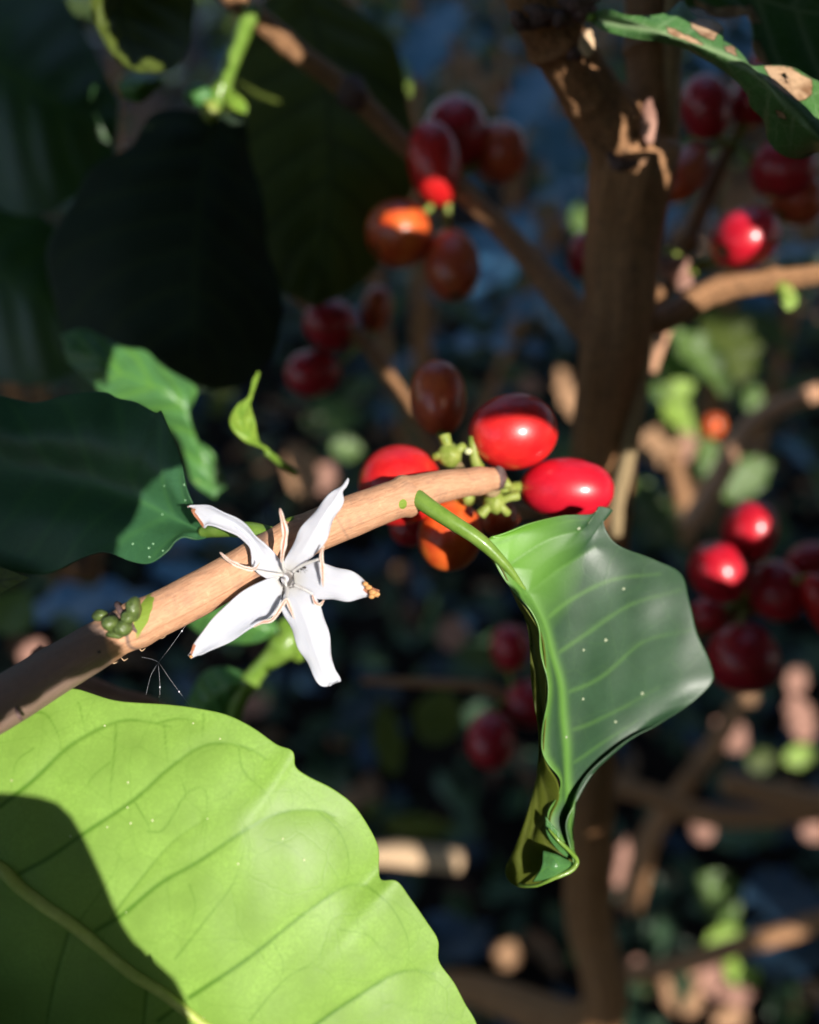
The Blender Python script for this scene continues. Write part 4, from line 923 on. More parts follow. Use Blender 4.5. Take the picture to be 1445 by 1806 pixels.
sh = empty('coffee_shoot', P(415, 1270, .205), 'blurred green shoot with small leaves just below the flower', 'shoot')
tube('stem', PP([(405, 1300, .207), (420, 1240, .204), (450, 1190, .202), (490, 1150, .200), (512, 1120, .199), (500, 1095, .2)]), [.0021, .0021, .0022, .0024, .0032, .002], M['petiole'], sh, 16, 40, nodes=[(.45, .25, .04), (.83, .3, .08)])
leaf_px('leaf', [[(500, 1110, .2), (460, 1075, .202), (400, 1050, .205), (320, 1075, .21)], [(495, 1118, .2), (440, 1100, .198), (380, 1085, .2), (320, 1085, .208)], [(488, 1118, .2), (440, 1136, .203), (370, 1128, .206), (320, 1092, .21)]], M['leaf_mid'], sh, nu=40, nv=20, nvein=6, seed=1)
leaf_px('leaf', [[(450, 1195, .202), (400, 1176, .205), (355, 1190, .208), (320, 1262, .212)], [(452, 1200, .202), (410, 1210, .2), (370, 1235, .203), (330, 1290, .21)], [(448, 1206, .202), (420, 1240, .205), (400, 1275, .208), (360, 1310, .212)]], M['leaf_mid'], sh, nu=40, nv=20, nvein=6, seed=3)
leaf_px('leaf', [[(505, 1095, .2), (525, 1105, .199), (540, 1140, .2), (535, 1165, .202)], [(508, 1110, .199), (518, 1130, .197), (525, 1150, .199), (530, 1165, .202)], [(502, 1130, .2), (505, 1150, .201), (515, 1162, .202), (528, 1168, .202)]], M['leaf_lime'], sh, nu=24, nv=12, nvein=4, seed=5)
o = tube('dry_twig', PP([(60, 1150, .17), (140, 1200, .172), (200, 1225, .174), (270, 1245, .178), (330, 1290, .185)]), [.0018, .0019, .0018, .0016, .0012], M['dry_pink'], None, 14, 30, rough=.06); tag(o, 'pinkish dry twig behind the top edge of the big sunlit leaf', 'twig')

# ant and web
an = empty('ant', P(532, 1004, .1290), 'tiny dark ant standing at the throat of the white flower', 'ant')
for nm, x, y, r, sq in (('abdomen', 537, 1001, 3.0, (1.3, .8, .8)), ('thorax', 531.5, 1004, 1.7, (1.4, .8, .8)), ('head', 526, 1008, 2.0, (1, 1, .9))):
    blob(nm, P(x, y, .1287), r/FPX*.1287, M['ant'], an, sq, 1, .03, 10)
for dx, dy, sx in ((-4, -6, 0), (1, -7, 2), (6, 7, 2), (-1, 8, 0), (-6, 4, -3), (8, 3, 4)):
    tube('leg', PP([(531+sx, 1004, .1287), (531+sx+dx*.6, 1004+dy*.5, .1283), (531+sx+dx, 1004+dy, .1290)]), [.00003, .000025, .00002], M['ant'], an, 5, 6)
wb = empty('cobweb', P(280, 1168, .134), 'few fine spider threads hanging below the brown twig left of the flower', 'cobweb')
for pl_ in ([(330, 1100, .134), (300, 1142, .134), (280, 1168, .134)], [(250, 1159, .134), (265, 1162, .134), (280, 1168, .134)], [(280, 1168, .134), (266, 1192, .134), (258, 1225, .134)], [(279, 1168, .134), (282, 1205, .134), (282, 1240, .134)], [(280, 1168, .134), (305, 1205, .135), (335, 1245, .136)]):
    tube('thread', PP(pl_), [.000011, .000011], M['silk'], wb, 5, 10)
for x, y in ((282, 1212), (316, 1220), (321, 1113), (281, 1229)): blob('dust_speck', P(x, y, .134), 1.5/FPX*.134, M['silk'], wb, (1, 1.3, 1), 1, .1, 6)

# ================================================================== farther plants
def shrub(x, y, h, nstem, nleaf, label, mats, lmin=.09, lmax=.16, spread=.35, group='coffee shrubs behind', seed=0):
    r = random.Random(seed); z0 = ground_z(x, y)
    t = empty('coffee_shrub', (x, y, z0), label, 'shrub', group)
    for s in range(nstem):
        a = r.uniform(0, 6.28); top = np.array([x+math.cos(a)*spread*r.uniform(.2, 1), y+math.sin(a)*spread*r.uniform(.2, 1), z0+h*r.uniform(.75, 1.1)])
        b = np.array([x+r.uniform(-.05, .05), y+r.uniform(-.05, .05), z0-.02]); m_ = (b+top)/2+np.array([r.uniform(-.05, .05), r.uniform(-.05, .05), 0])
        tube('stem', [b, m_, top], [.014, .010, .004], M['bark_dark'], t, 10, 20, rough=.05, seed=s)
        k = nleaf//nstem
        for i in range(k):
            f = r.uniform(.12, 1.0); p = (b*(1-f)**2+2*m_*f*(1-f)+top*f*f)
            if i % 2 == 0: ang = r.uniform(0, 6.28)
            else: ang += math.pi
            off = r.uniform(.0, spread*.7)*(1-.4*f)
            d = np.array([math.cos(ang), math.sin(ang), r.uniform(-.7, .35)])
            base = p+d*off
            me = leaf_mesh(r.randrange(4), r.choice(mats), seed=r.randrange(4), curl=.4, fold=.2, wave=.04, nu=12, nv=6)
            put_leaf('leaf', me, base, d, np.array([r.uniform(-.4, .4), r.uniform(-.7, .2), 1]), r.uniform(lmin, lmax), t)
    return t
SH = [(-.62, 1.15, 1.25, 4, 90, 'dark coffee shrub behind the drooping leaves on the left'), (.05, 1.55, 1.5, 5, 110, 'shaded coffee shrub straight behind the flower'), (.62, 1.35, 1.3, 4, 90, 'coffee shrub behind the trunk on the right side'),
      (-1.3, 2.2, 1.7, 4, 90, 'farther dark shrub at the left of the background'), (.35, 2.5, 1.9, 5, 110, 'farthest tall shrub behind the middle of the picture'), (1.35, 2.1, 1.7, 4, 90, 'farther shrub beyond the right edge cluster of cherries'), (-.45, 2.9, 2.1, 5, 100, 'tall shrub far back left of centre')]
for i, (x, y, h, n1, n2, lab) in enumerate(SH):
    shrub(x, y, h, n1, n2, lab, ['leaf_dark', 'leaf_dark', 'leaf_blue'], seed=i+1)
def hedge():
    V = []; F = []; k = 0
    T = [leaf_template(seed=s, nu=5, nv=2, curl=.5, fold=.2, Wd=.42) for s in range(3)]
    for i in range(15000):
        a = RNG.uniform(-1.5, 1.5); R_ = RNG.uniform(3.6, 6.5)+max(0, RNG.normal()*.5)
        x = math.sin(a)*R_*1.2; y = math.cos(a)*R_; z = ground_z(x, y)+RNG.uniform(0, 1)**.8*4.2
        v, f, ve, uv = T[i % 3]; d = RNG.normal(size=3)*np.array([1, 1, .5]); fc = np.array([RNG.normal()*.5, -.5, 1.])
        m = np.array(frame_matrix((x, y, z), d, fc, RNG.uniform(.14, .26)))
        V.append(v@m[:3, :3].T+m[:3, 3]); F.append(f+k); k += len(v)
    o = mesh('thicket', np.vstack(V), np.vstack(F).tolist(), M['leaf_dark']); tag(o, kind='stuff')
hedge()
# ---- singled-out background leaves, twigs and dry leaves that catch the light
def bgleaf(px, py, d, rx, ry, matname, label, islit=True, ang=0, name='coffee_leaf', cat='leaf', tilt=(0, 0, 1), wid=.5, grp=None, r=None):
    """one leaf about rx by ry across, long axis at ang degrees in view"""
    L = 2*max(rx, ry)/FPX*d; dirn = RT*math.cos(math.radians(ang))+UP*math.sin(math.radians(ang))
    face = RT*tilt[0]+UP*tilt[1]-FW*tilt[2]; wd = round(min(1.3, 2*min(rx, ry)/(2*max(rx, ry))), 1)
    me = leaf_mesh(('bg', wd, matname), matname, Wd=max(.2, wd), seed=int(px) % 5, curl=.3, fold=.15, wave=.05)
    base = P(px, py, d)-dirn*L*.5
    o = put_leaf(name, me, base, dirn, face, L, None, label, cat, grp)
    if islit:
        R_ = r or max(rx, ry); a_ = math.radians(-ang); h_ = (int(px*7+py*3) % 100)/100
        for s_, k_ in ((0, .62), (.5, .5*h_+.2), (-.45, .55)):
            lit_disc(px+math.cos(a_)*R_*s_+6*h_-3, py+math.sin(a_)*R_*s_, d, R_*k_)
    return o
SF = (.35, .1, .95)     # facing the light
BG = [  # px, py, d, rx, ry, material, ang, label, lit
 (528, 830, .62, 34, 62, 'dry', 110, 'pale dry leaf beside the tip of the upright petal', 1), (572, 840, .66, 26, 34, 'dry_pink', 60, 'brownish dry leaf just right of the pale dry leaf', 1),
 (612, 790, .60, 30, 24, 'leaf_mid', 0, 'round blurred bright green leaf left of the cherries', 1), (555, 745, .7, 22, 20, 'leaf_dark', 20, 'small glinting leaf under the paired dark cherries', 1),
 (590, 725, .75, 50, 30, 'leaf_mid', 150, 'dim green leaf under the paired dark cherries', 0), (50, 650, .8, 18, 24, 'dry', 80, 'small tan spot of dry leaf at the left edge', 1),
 (1002, 690, .75, 26, 50, 'dry', 105, 'pale dry leaf left of the trunk', 1), (935, 680, .9, 24, 20, 'dry_pink', 0, 'faint dry leaf left of the trunk', 1),
 (1165, 782, .62, 46, 36, 'dry', 170, 'peach-coloured dry leaf right of the trunk', 1), (1210, 790, .66, 30, 26, 'dry_pink', 10, 'pinkish dry leaf touching the peach-coloured one', 1),
 (1195, 640, .50, 36, 30, 'leaf_mid', 30, 'green leaf under the right side branch', 1), (1245, 640, .48, 90, 38, 'leaf_mid', -42, 'long slanting green leaf under the right side branch', 1),
 (1200, 690, .55, 34, 22, 'leaf_lime', 20, 'yellow-green leaf in the bright cluster right of the trunk', 1), (1195, 725, .58, 30, 26, 'leaf_lime', 140, 'pale lime leaf low in the bright cluster right of the trunk', 1), (1165, 690, .6, 20, 18, 'leaf_mid', 90, 'small round leaf beside the trunk in the bright cluster', 1),
 (1290, 600, .60, 60, 80, 'leaf_olive', 100, 'dark olive leaf under the yellow bud', 0), (1330, 700, .62, 20, 26, 'leaf_mid', 70, 'small bright leaf above the forked pale twig', 1),
 (1248, 805, .55, 34, 40, 'leaf_mid', 80, 'pale teal leaf below the tiny orange cherry', 1), (1320, 845, .55, 60, 36, 'leaf_mid', 25, 'teal leaf just above the crimson cherries', 1), (1300, 862, .56, 40, 22, 'leaf_lime', 10, 'whitish glinting leaf just above the crimson cherries', 1),
 (1222, 862, .55, 20, 26, 'dry', 120, 'small orange-tan leaf left of the crimson cherries', 1), (1140, 870, .55, 26, 40, 'leaf_mid', 120, 'dim green leaf right of the pale hanging stem', 1), (1160, 900, .5, 40, 70, 'leaf_dark', 110, 'dark leaf above the folded leaf', 0),
 (1215, 762, .7, 22, 20, 'leaf_lime', 45, 'lime leaf beside the tiny orange cherry', 1),
 (845, 130, .55, 30, 90, 'dry', 115, 'greyish tan blurred leaf between the upper branches', 0), (715, 130, .5, 12, 40, 'leaf_lime', 95, 'lime edge of a leaf beside the upper left branch', 1),
 (1025, 385, .6, 20, 30, 'leaf_mid', 90, 'pale green leaf at the left side of the trunk', 1),
 (1318, 1700, .80, 42, 46, 'leaf_lime', 40, 'lime-green leaf near the bottom right corner', 1), (1280, 1655, .8, 38, 20, 'leaf_lime', 15, 'narrower lime leaf just above the lime-green one', 1), (1270, 1590, .75, 60, 40, 'leaf_mid', -50, 'teal-green leaf above the lime leaves', 1),
 (1205, 1740, .92, 40, 56, 'dry', 110, 'peach dry leaf on the ground at the bottom', 1), (1250, 1725, .94, 36, 30, 'dry_pink', 40, 'pinkish dry leaf on the ground beside the peach one', 1), (1290, 1770, .94, 50, 26, 'dry_pink', 10, 'long pinkish dry leaf on the ground at the bottom', 1), (1290, 1802, .92, 34, 20, 'dry', 0, 'tan dry leaf cut by the bottom edge', 1),
 (1130, 1708, .95, 24, 20, 'dry_pink', 0, 'small pink spot of dry leaf on the ground', 1), (1160, 1700, .97, 16, 16, 'dry', 0, 'tiny tan spot of dry leaf on the ground', 1), (1135, 1750, .95, 16, 18, 'leaf_olive', 0, 'olive spot of leaf on the ground', 1),
 (897, 1685, .95, 26, 26, 'dry', 60, 'tan dry leaf on the ground under the folded leaf', 1), (1060, 1755, .95, 26, 44, 'dry_pink', 110, 'brown dry leaf on the ground near the trunk foot', 1), (800, 1512, .9, 14, 14, 'dry', 0, 'tan spot at the end of the pale stick', 0),
 (1100, 1525, .7, 20, 44, 'dry_pink', 70, 'whitish dry leaf right of the trunk foot', 1), (1240, 1460, .75, 24, 26, 'dry_pink', 120, 'dim pink dry leaf right of the folded leaf tip', 1), (1415, 1265, .7, 30, 46, 'dry_pink', 100, 'pinkish dry leaf under the crimson cherries', 1),
 (1408, 1200, .7, 24, 26, 'dry_pink', 40, 'small pink dry leaf under the crimson cherries', 1), (1325, 1228, .6, 18, 18, 'dry', 40, 'small golden dry scrap right under the lowest maroon cherry', 1), (1345, 1345, .7, 30, 22, 'leaf_olive', 10, 'olive scrap of leaf in the litter at the right', 1), (1415, 1335, .72, 34, 20, 'leaf_lime', 10, 'yellow-green scrap of leaf at the right edge', 1),
 (1440, 1470, .75, 30, 18, 'dry_pink', -10, 'pink dry leaf at the right edge', 1), (1290, 1295, .7, 36, 30, 'dry_pink', 140, 'faint brown dry leaf right of the folded leaf', 1),
 (875, 1170, .6, 80, 26, 'leaf_dark', -15, 'dim grey-green leaf above the hidden cherries', 0), (775, 1270, .5, 50, 50, 'leaf_olive', -20, 'olive leaf left of the hidden maroon cherry', 0), (690, 1300, .52, 30, 70, 'leaf_olive', 95, 'dim olive leaf hanging behind the flower tip', 0),
 (740, 1465, .6, 70, 22, 'leaf_olive', -8, 'dull olive leaf above the pale stick', 0), (655, 1430, .6, 16, 16, 'leaf_olive', 0, 'tiny olive leaf beside the big sunlit leaf', 0),
 (25, 1080, .4, 40, 46, 'leaf_mid', 60, 'grey-green blurred leaf at the left edge above the twig', 0), (60, 1150, .45, 30, 20, 'dry_pink', 30, 'pinkish scrap left above the brown twig', 1),
 (450, 1245, .7, 30, 20, 'dry_pink', 0, 'dim brown dry leaf right of the green shoot', 0), (800, 1120, .8, 30, 30, 'dry_pink', 0, 'faint brown dry leaf behind the cherries', 0),
 (395, 700, .7, 20, 40, 'leaf_olive', 60, 'dim olive leaf left of the young leaf', 0), (332, 620, .9, 9, 9, 'leaf_lime', 0, 'tiny pale green spot above the bright hidden leaf', 1),
]
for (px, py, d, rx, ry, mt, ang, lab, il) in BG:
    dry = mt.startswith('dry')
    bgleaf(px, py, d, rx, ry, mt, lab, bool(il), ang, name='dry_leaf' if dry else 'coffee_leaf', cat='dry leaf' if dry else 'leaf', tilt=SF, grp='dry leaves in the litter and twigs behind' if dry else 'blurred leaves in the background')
# leaves with the sky's blue reflection painted into their base colour
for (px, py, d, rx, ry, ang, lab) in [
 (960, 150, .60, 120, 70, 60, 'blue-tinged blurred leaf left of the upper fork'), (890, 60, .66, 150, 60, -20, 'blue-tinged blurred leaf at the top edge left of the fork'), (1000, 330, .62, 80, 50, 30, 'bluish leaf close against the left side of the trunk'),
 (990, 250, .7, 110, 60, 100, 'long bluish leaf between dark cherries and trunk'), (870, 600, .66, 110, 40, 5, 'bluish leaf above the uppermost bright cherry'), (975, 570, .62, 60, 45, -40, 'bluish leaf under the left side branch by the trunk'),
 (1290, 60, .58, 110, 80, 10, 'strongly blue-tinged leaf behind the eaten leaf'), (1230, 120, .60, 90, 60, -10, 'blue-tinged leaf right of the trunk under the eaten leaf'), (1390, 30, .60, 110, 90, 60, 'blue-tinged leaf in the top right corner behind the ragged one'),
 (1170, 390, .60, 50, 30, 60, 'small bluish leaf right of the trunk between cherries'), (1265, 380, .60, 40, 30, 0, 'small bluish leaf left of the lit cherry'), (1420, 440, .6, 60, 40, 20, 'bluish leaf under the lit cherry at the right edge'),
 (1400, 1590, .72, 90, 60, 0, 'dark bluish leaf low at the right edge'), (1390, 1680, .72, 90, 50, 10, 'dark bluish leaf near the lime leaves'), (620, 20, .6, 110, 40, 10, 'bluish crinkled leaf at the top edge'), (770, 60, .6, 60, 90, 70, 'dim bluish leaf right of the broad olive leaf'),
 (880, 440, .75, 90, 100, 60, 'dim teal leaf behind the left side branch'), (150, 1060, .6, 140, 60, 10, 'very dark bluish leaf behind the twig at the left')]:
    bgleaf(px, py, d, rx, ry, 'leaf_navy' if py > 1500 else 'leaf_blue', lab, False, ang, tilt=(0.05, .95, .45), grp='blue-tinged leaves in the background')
# dry twigs and a bit of fruit behind
def twig(name, pts, rad, mat, label, cat='twig', lit_r=None):
    o = tube(name, PP(pts), rad, mat, None, 14, 40, rough=.06, seed=len(label)); tag(o, label, cat)
    if lit_r:
        for p in resample(np.array(pts)*[1, 1, 1e3], 10): lit_disc(p[0], p[1], p[2]/1e3, lit_r)
    return o
twig('stick', [(655, 1508, .62), (700, 1506, .62), (750, 1512, .62), (812, 1518, .62)], [.0075, .0098, .0092, .0080], M['stick'], 'blurred pale cut stick lying right of the big sunlit leaf', 'stick', 30)
twig('twig', [(1445, 690, .42), (1370, 720, .42), (1310, 765, .42), (1265, 850, .42), (1215, 930, .42)], [.0045, .005, .0055, .0055, .006], M['bark'], 'forked pale twig running down to the left above the crimson cherries', 'twig')
for p in ((1375, 715), (1345, 735), (1325, 755), (1285, 770), (1300, 800)): lit_disc(p[0], p[1], .42, 20)
twig('twig', [(1150, 655, .30), (1160, 620, .30), (1175, 585, .30), (1190, 560, .30)], [.0018, .0022, .002, .0015], M['bark'], 'short pinkish twig right against the trunk', 'twig', 12)
twig('twig', [(1185, 800, .55), (1200, 860, .55), (1215, 960, .55)], [.006, .006, .005], M['bark_dark'], 'brown twig crossing under the peach-coloured dry leaf')
twig('twig', [(1000, 1380, .62), (1120, 1395, .62), (1260, 1440, .62), (1460, 1430, .62)], [.007, .008, .008, .008], M['bark_dark'], 'dim horizontal branch behind the tip of the folded leaf')
twig('twig', [(1110, 1600, .66), (1150, 1470, .66), (1250, 1330, .66), (1330, 1200, .66)], [.010, .009, .008, .006], M['bark_dark'], 'dim slanting branch right of the trunk foot')
twig('twig', [(1500, 1610, .70), (1330, 1660, .70), (1200, 1700, .72), (1050, 1730, .74)], [.008, .008, .008, .007], M['bark_dark'], 'dim branch above the lime-green leaf at the bottom right')
twig('twig', [(1280, 1380, .6), (1360, 1400, .6), (1470, 1420, .6)], [.009, .009, .008], M['bark_dark'], 'reddish-brown branch in the litter at the right edge', 'twig')
o = bpy.data.objects.new('cherry', CH['c_orange']); COL.objects.link(o); o.scale = (.008, .008, .009); o.location = Vector(P(1257, 752, .58)); tag(o, 'tiny blurred orange-red cherry right of the trunk', 'cherry'); lit_disc(1257, 752, .58, 24)
bgleaf(1395, 525, .24, 20, 24, 'leaf_lime', 'small yellow-green bud leaf under the right side branch', True, 70, tilt=SF, r=22)

# ---- where the sun reaches the near plants
NBG = len(LIT)
lit([(-220, 1440, .122), (-120, 1350, .122), (0, 1272, .124), (112, 1196, .127), (200, 1170, .128), (400, 1225, .128), (560, 1300, .128), (720, 1480, .128), (900, 1700, .128), (920, 1900, .127), (345, 1900, .122), (334, 1806, .1205), (322, 1745, .1215), (300, 1705, .122), (262, 1672, .122), (217, 1622, .1225), (192, 1560, .123), (152, 1475, .124), (104, 1410, .1245), (62, 1397, .1245), (0, 1392, .1245), (-220, 1395, .124)])
lit([(182, 1180), (200, 1165), (222, 1120), (236, 1045), (420, 955), (640, 835), (760, 790), (900, 800), (905, 890), (750, 905), (500, 1035), (300, 1135), (232, 1185)], .137)
lit([(310, 870), (480, 870), (600, 825), (640, 830), (690, 1010), (690, 1070), (620, 1080), (620, 1230), (540, 1225), (480, 1120), (360, 1175), (315, 1170), (380, 1060), (360, 960), (310, 900)], .134)
lit([(322, 820), (345, 860), (362, 930), (345, 955), (310, 990), (265, 1012), (214, 1000), (208, 955), (232, 925), (256, 912), (250, 885), (268, 855), (290, 835)], .148)
lit([(340, 920), (470, 920), (480, 950), (340, 955)], .145)
lit([(185, 690), (205, 612), (262, 612), (355, 672), (352, 725), (335, 752), (380, 805), (385, 860), (330, 855), (312, 765), (282, 725), (240, 712), (160, 690)], .207)
lit([(400, 640), (475, 640), (510, 825), (440, 800), (395, 760)], .176)
lit([(618, 765), (800, 765), (810, 850), (800, 945), (640, 945)], .158)
lit([(818, 744), (860, 737), (930, 738), (1000, 757), (990, 845), (830, 845)], .158)
lit([(905, 800), (1000, 790), (1095, 830), (1100, 940), (900, 940)], .158)
lit([(725, 868), (862, 868), (872, 985), (795, 1015), (725, 980)], .163)
lit([(755, 760), (830, 765), (920, 860), (920, 920), (840, 915), (760, 830)], .158)
lit([(715, 845), (760, 850), (880, 930), (1085, 885), (1100, 950), (1150, 970), (1235, 1000), (1270, 1190), (1250, 1240), (1000, 1430), (1030, 1520), (1000, 1550), (960, 1540), (915, 1420), (925, 1200), (905, 1100), (850, 990)], .150)
lit([(950, 960), (1240, 990), (1275, 1190), (1250, 1240), (1100, 1330), (1000, 1430)], .172)
lit([(890, 1380), (960, 1360), (960, 1570), (885, 1570)], .157)
lit([(1060, 12), (1110, 20), (1200, -2), (1290, 60), (1330, 108), (1400, 112), (1465, 150), (1500, 260), (1440, 250), (1395, 222), (1330, 148), (1240, 98), (1180, 70), (1100, 40)], .157)
lit([(745, 322), (785, 318), (800, 350), (785, 362), (755, 360)], .245); lit([(670, 382), (745, 376), (760, 408), (700, 412), (668, 402)], .245)
lit_disc(1295, 432, .24, 30)
lit([(1296, 885), (1345, 880), (1356, 925), (1335, 948), (1288, 938)], .25); lit([(1250, 960), (1300, 962), (1312, 1006), (1284, 1026), (1245, 1012)], .247)
lit([(1122, 182), (1140, 172), (1158, 192), (1164, 246), (1150, 250)], .193); lit([(1033, 48), (1043, 70), (1054, 92), (1038, 98), (1022, 92), (1024, 72)], .176)
lit([(380, -30), (432, -30), (434, 6), (400, 8)], .236); lit([(455, 50), (500, 60), (535, 95), (520, 108), (470, 72)], .238)
lit([(430, 20), (455, 20), (400, 200), (375, 215), (335, 180), (395, 150)], .231); lit_disc(420, 185, .225, 18)
lit_disc(262, 150, .21, 20); lit([(162, -20), (176, -20), (190, 60), (232, 118), (270, 122), (240, 132), (178, 80)], .2)
lit([(1082, 800), (1115, 800), (1115, 955), (1065, 955)], .246)
lit([(1278, 485), (1460, 460), (1460, 520), (1290, 525)], .243); lit([(680, 655), (708, 655), (745, 715), (725, 735)], .279); lit([(1190, 430), (1225, 400), (1232, 500), (1170, 520)], .258)
lit([(310, 1045), (545, 1060), (550, 1170), (470, 1170), (440, 1290), (310, 1290)], .2)
lit([(150, 1190), (200, 1205), (290, 1245), (260, 1260), (140, 1215)], .173)

lit_disc(192, 1096, .1240, 26); lit_disc(234, 1076, .1245, 22); lit_disc(212, 1110, .1240, 24)

# ================================================================== the leafy screen between sun and scene (unseen leaves, added and placed to shape the light)
class Mask:
    def __init__(s, lo, hi, res):
        s.lo = np.array(lo); s.res = res; s.n = np.ceil((np.array(hi)-lo)/res).astype(int); s.lit = np.zeros(s.n, bool); s.cov = np.zeros(s.n, bool)
    def box(s, p, grow=0):
        a = np.clip(((p.min(0)-grow-s.lo)/s.res).astype(int), 0, s.n); b = np.clip(((p.max(0)+grow-s.lo)/s.res).astype(int)+2, 0, s.n); return a, b
    def fill(s, poly, arr):
        a, b = s.box(poly)
        if (b <= a).any(): return
        X, Y = np.meshgrid(s.lo[0]+(np.arange(a[0], b[0])+.5)*s.res, s.lo[1]+(np.arange(a[1], b[1])+.5)*s.res, indexing='ij')
        m = in_poly(np.stack([X.ravel(), Y.ravel()], 1), poly).reshape(X.shape); arr[a[0]:b[0], a[1]:b[1]] |= m
    def leaf_cells(s, c, L, Wd, ang):
        e = L/2; lo = np.clip(((c-e-s.lo)/s.res).astype(int), 0, s.n); hi = np.clip(((c+e-s.lo)/s.res).astype(int)+2, 0, s.n)
        if (hi <= lo).any(): return lo, hi, None
        X = s.lo[0]+(np.arange(lo[0], hi[0])+.5)*s.res-c[0]; Y = s.lo[1]+(np.arange(lo[1], hi[1])+.5)*s.res-c[1]
        ca, sa = math.cos(ang), math.sin(ang)
        u = (X[:, None]*ca+Y[None, :]*sa)/L+.5; v = np.abs(-X[:, None]*sa+Y[None, :]*ca)
        uc = np.clip(u, 0, 1)
        return lo, hi, (u > 0) & (u < 1) & (v < Wd*.5*np.sin(math.pi*uc))
near = Mask((-.20, -.24), (.24, .22), .0006)
pts = np.array([ab(P(x, y, d)) for x in (-60, 1500) for y in (-60, 1860) for d in (.12, .29)])
near = Mask(pts.min(0)-.012, pts.max(0)+.012, .0006)
far = Mask((-2.3, -1.9), (1.1, 1.7), .005)
DARK = [[(1030, 290, .205), (1165, 290, .21), (1155, 560, .227), (1135, 760, .248), (1110, 920, .262), (1010, 920, .266), (1018, 560, .226)],
        [(890, -60, .17), (1215, -60, .19), (1200, 300, .205), (1040, 300, .20), (960, 120, .18)], [(60, 190, .228), (500, 190, .232), (500, 690, .236), (60, 690, .23)],
        [(400, 20, .262), (750, 20, .262), (750, 520, .262), (400, 540, .262)], [(-60, 690, .153), (290, 690, .15), (330, 800, .15), (230, 1010, .148), (-60, 1020, .154)],
        [(-60, 1180, .12), (190, 1060, .127), (200, 1150, .127), (-60, 1290, .12)], [(490, 500, .29), (720, 500, .29), (720, 720, .285), (490, 720, .29)], [(1170, 100, .255), (1445, 60, .255), (1445, 360, .255), (1170, 360, .255)]]
def fill_all(mk):
    for p in LIT[:NBG]: mk.fill(p, mk.lit)
    for p in DARK:
        m = np.zeros_like(mk.lit); mk.fill(ab(np.array([P(*v) for v in p])), m); mk.lit &= ~m
    for p in LIT[NBG:]: mk.fill(p, mk.lit)
fill_all(near); fill_all(far)
R2 = np.random.default_rng(11)
def scatter(mk, sizes, tries, stop, budget):
    """fill the unlit cells with leaves, none of them reaching into a lit cell"""
    out = []
    free = ~mk.lit & ~mk.cov; tot = free.sum()
    for L0 in sizes:
        idx = np.argwhere(~mk.lit & ~mk.cov)
        R2.shuffle(idx); c0 = 0
        for (i, j) in idx:
            if mk.cov[i, j]: continue
            c0 += 1
            if c0 > budget: break
            for k in range(tries):
                L = L0*R2.uniform(.8, 1.2); Wd = L*R2.uniform(.38, .55); ang = R2.uniform(0, math.pi)
                c = mk.lo+(np.array([i, j])+.5)*mk.res + R2.normal(size=2)*L*.12
                lo, hi, m = mk.leaf_cells(c, L, Wd, ang)
                if m is None: break
                sub = mk.lit[lo[0]:hi[0], lo[1]:hi[1]]
                if (sub & m).any(): continue
                mk.cov[lo[0]:hi[0], lo[1]:hi[1]] |= m; out.append((c, L, Wd, ang)); break
        left = (~mk.lit & ~mk.cov).sum()/max(tot, 1)
        if left < stop: break
    return out
# larger added blockers, each outlined to the shadow edge it should cast
BIG = [[(-200, 1396, .1245), (-60, 1393, .1245), (0, 1393, .1245), (60, 1398, .1245), (104, 1412, .1243), (130, 1436, .1242), (152, 1475, .124), (174, 1520, .1235), (192, 1562, .123), (204, 1595, .1227), (218, 1622, .1225), (238, 1650, .1222), (262, 1673, .122), (282, 1690, .122), (302, 1708, .1217), (315, 1730, .1215), (324, 1752, .1212), (332, 1780, .121), (336, 1810, .1205), (345, 1900, .122), (200, 2000, .122), (-60, 1960, .1235), (-200, 1900, .1235)],
       [(455, 1850, .125), (480, 1812, .1262), (505, 1797, .1262), (530, 1789, .1262), (560, 1786, .1262), (582, 1796, .1262), (600, 1812, .1262), (640, 1860, .126), (560, 1900, .126)]]
BIG.append([(790, 759, .156), (820, 748, .156), (860, 739, .156), (900, 736, .156), (940, 739, .156), (975, 748, .156), (1005, 764, .156), (1020, 714, .158), (990, 664, .158), (900, 644, .158), (820, 664, .158), (785, 714, .158)])
BIGT = [0, 0, .10]
BIGAB = []
for p in BIG:
    q = ab(np.array([P(*v) for v in p])); BIGAB.append(q); near.fill(q, near.cov)
    m = np.zeros_like(near.lit); near.fill(q, m); near.lit &= ~m; m = np.zeros_like(far.lit); far.fill(q, m); far.lit &= ~m
nl = scatter(near, (.07, .04, .022, .012, .006, .0035), 6, .004, 6000)
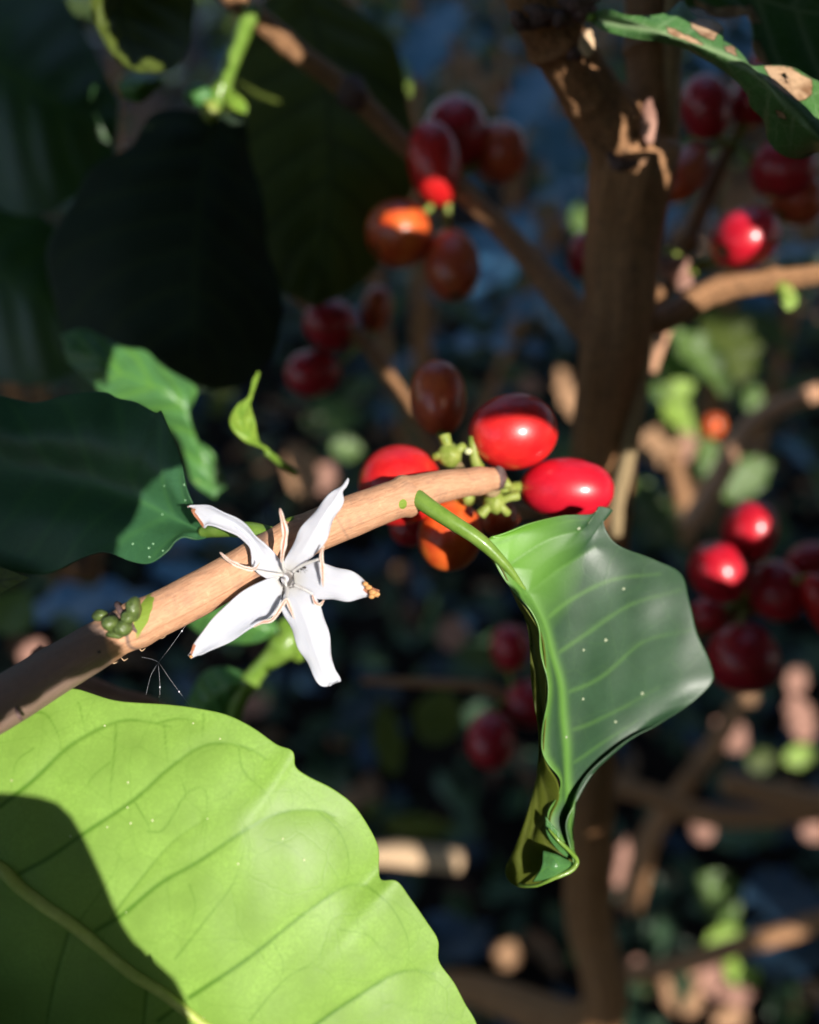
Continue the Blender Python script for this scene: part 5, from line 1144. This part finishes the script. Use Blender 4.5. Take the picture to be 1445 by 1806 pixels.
# the far mask need not cover what the near leaves already shade
a, b = far.box(np.array([near.lo, near.lo+near.n*near.res])); far.cov[a[0]+2:b[0]-3, a[1]+2:b[1]-3] = True
fln = scatter(far, (.16, .11, .07, .04, .022), 5, .035, 9000)
def in_view(c, r):
    q = c-CAM; d = q@FW
    if d < -r: return False
    return abs(q@RT) < (PW/2/FPX)*(d+r)+r*1.3 and abs(q@UP) < (PH/2/FPX)*(d+r)+r*1.3
def build_screen(leaves, fn_t):
    V = []; F = []; k = 0
    us = np.array([0, .12, .3, .5, .7, .88, 1.]); wv = np.sin(math.pi*us)
    for (c, L, Wd, ang) in leaves:
        base = CAM+A_*c[0]+B_*c[1]; t = fn_t(base, L)
        o = base+SUN*t; x = A_*math.cos(ang)+B_*math.sin(ang); y = -A_*math.sin(ang)+B_*math.cos(ang)
        tl = R2.uniform(-.5, .5)
        ctr = [o+x*(u-.5)*L+SUN*((u-.5)*L*tl-.12*L*(u-.5)**2) for u in us]
        row = []
        for u, w_, q in zip(us, wv, ctr):
            row += [q-y*w_*Wd*.5+SUN*.1*Wd*w_, q, q+y*w_*Wd*.5+SUN*.1*Wd*w_]
        V += row
        for i in range(len(us)-1):
            a = k+i*3; F += [(a, a+3, a+4, a+1), (a+1, a+4, a+5, a+2)]
        k += len(row)
    return V, F
def t_near(base, L):
    # start just sunward of the subject and step towards the sun until clear of the view
    d0 = (base-CAM)@FW; s = -(SUN@FW); t = (d0-.112)/s
    for _ in range(400):
        if not in_view(base+SUN*t, L*.55+.002): break
        t += .004
    return t+R2.uniform(0, .012)
V, F = build_screen(nl, t_near)
V2, F2 = build_screen([x for x in fln], lambda b_, L: .75+R2.uniform(0, .7) + max(0, -(b_-CAM)@B_)*.15)
for q, xt in zip(BIGAB, BIGT):
    c = q.mean(0); L = np.ptp(q, axis=0).max(); b_ = CAM+A_*c[0]+B_*c[1]; t = t_near(b_, L*.9)+xt; k = len(V)
    ring = resample(np.vstack([q, q[:1]]), 60)[:-1]
    V.append(b_+SUN*t)
    for s_ in (.5, 1.0):
        for v in ring:
            w_ = c+(v-c)*s_; V.append(CAM+A_*w_[0]+B_*w_[1]+SUN*(t+.12*L*s_*s_))
    n_ = len(ring)
    for i in range(n_):
        j = (i+1) % n_; F.append((k, k+1+i, k+1+j)); F.append((k+1+i, k+1+n_+i, k+1+n_+j, k+1+j))
hs = empty('coffee_shrub', (.25, -.6, ground_z(.25, -.6)), 'unseen leaf screen added behind the viewpoint to shape the sunlight', 'shrub')  # added screen, out of view; its leaves are placed only to shape light
o = mesh('blocker_leaves', V, F, M['leaf_dark'], hs); o['kind'] = 'stuff'
o = mesh('blocker_leaves', V2, F2, M['leaf_dark'], hs); o['kind'] = 'stuff'
for i, x in enumerate((-.7, -.48, -.25, -.02, .8, 1.0, 1.25)):
    y = -.75-.08*(i % 3)
    z0 = ground_z(x, y)
    tube('stem', [np.array([x, y, z0-.02]), np.array([x+.05, y+.03, z0+.8]), np.array([x-.03, y-.02, z0+1.9])], [.014, .010, .004], M['bark_dark'], hs, 10, 20, seed=i)
# ---- unseen trees added to hold back light from the sky
def canopy(name, cx, cy, h, R, n, label, trunk=True):
    V = []; F = []; k = 0; z0 = ground_z(cx, cy)
    t = empty(name, (cx, cy, z0), label, 'tree')
    T = leaf_template(seed=2, nu=4, nv=2, curl=.3, fold=.1, Wd=.5)
    for i in range(n):
        d = RNG.normal(size=3); d /= np.linalg.norm(d); r = RNG.uniform(.35, 1)**.5
        c = np.array([cx, cy, z0+h])+d*r*np.array([R, R, R*.33])
        # nothing of it stands in the sun's way
        q = c-CAM; aa, bb = q@A_, q@B_
        if (q@SUN) > 0 and -2.3 < aa < 1.1 and -1.9 < bb < 1.7: continue
        v, f, ve, uv = T; m = np.array(frame_matrix(c, RNG.normal(size=3)*np.array([1, 1, .4]), np.array([0, 0, 1.])+RNG.normal(size=3)*.3, RNG.uniform(.16, .30)))
        V.append(v@m[:3, :3].T+m[:3, 3]); F.append(f+k); k += len(v)
    if V:
        o = mesh('blocker_leaves', np.vstack(V), np.vstack(F).tolist(), M['leaf_dark'], t); o['kind'] = 'stuff'
    tube('trunk', [np.array([cx, cy, z0-.1]), np.array([cx+.1, cy, z0+h*.6]), np.array([cx, cy+.1, z0+h])], [.16, .12, .06], M['bark_dark'], t, 16, 30, rough=.05)
canopy('sky_blocker_tree', -3.6, .3, 3.6, 2.6, 4200, 'unseen tree added at the left, its crown holding back sky light')
canopy('sky_blocker_tree', 3.8, 1.2, 3.8, 2.6, 4200, 'unseen tree added at the right, its crown holding back sky light')
print('screen leaves', len(nl), len(fln), 'objects', len(bpy.data.objects))
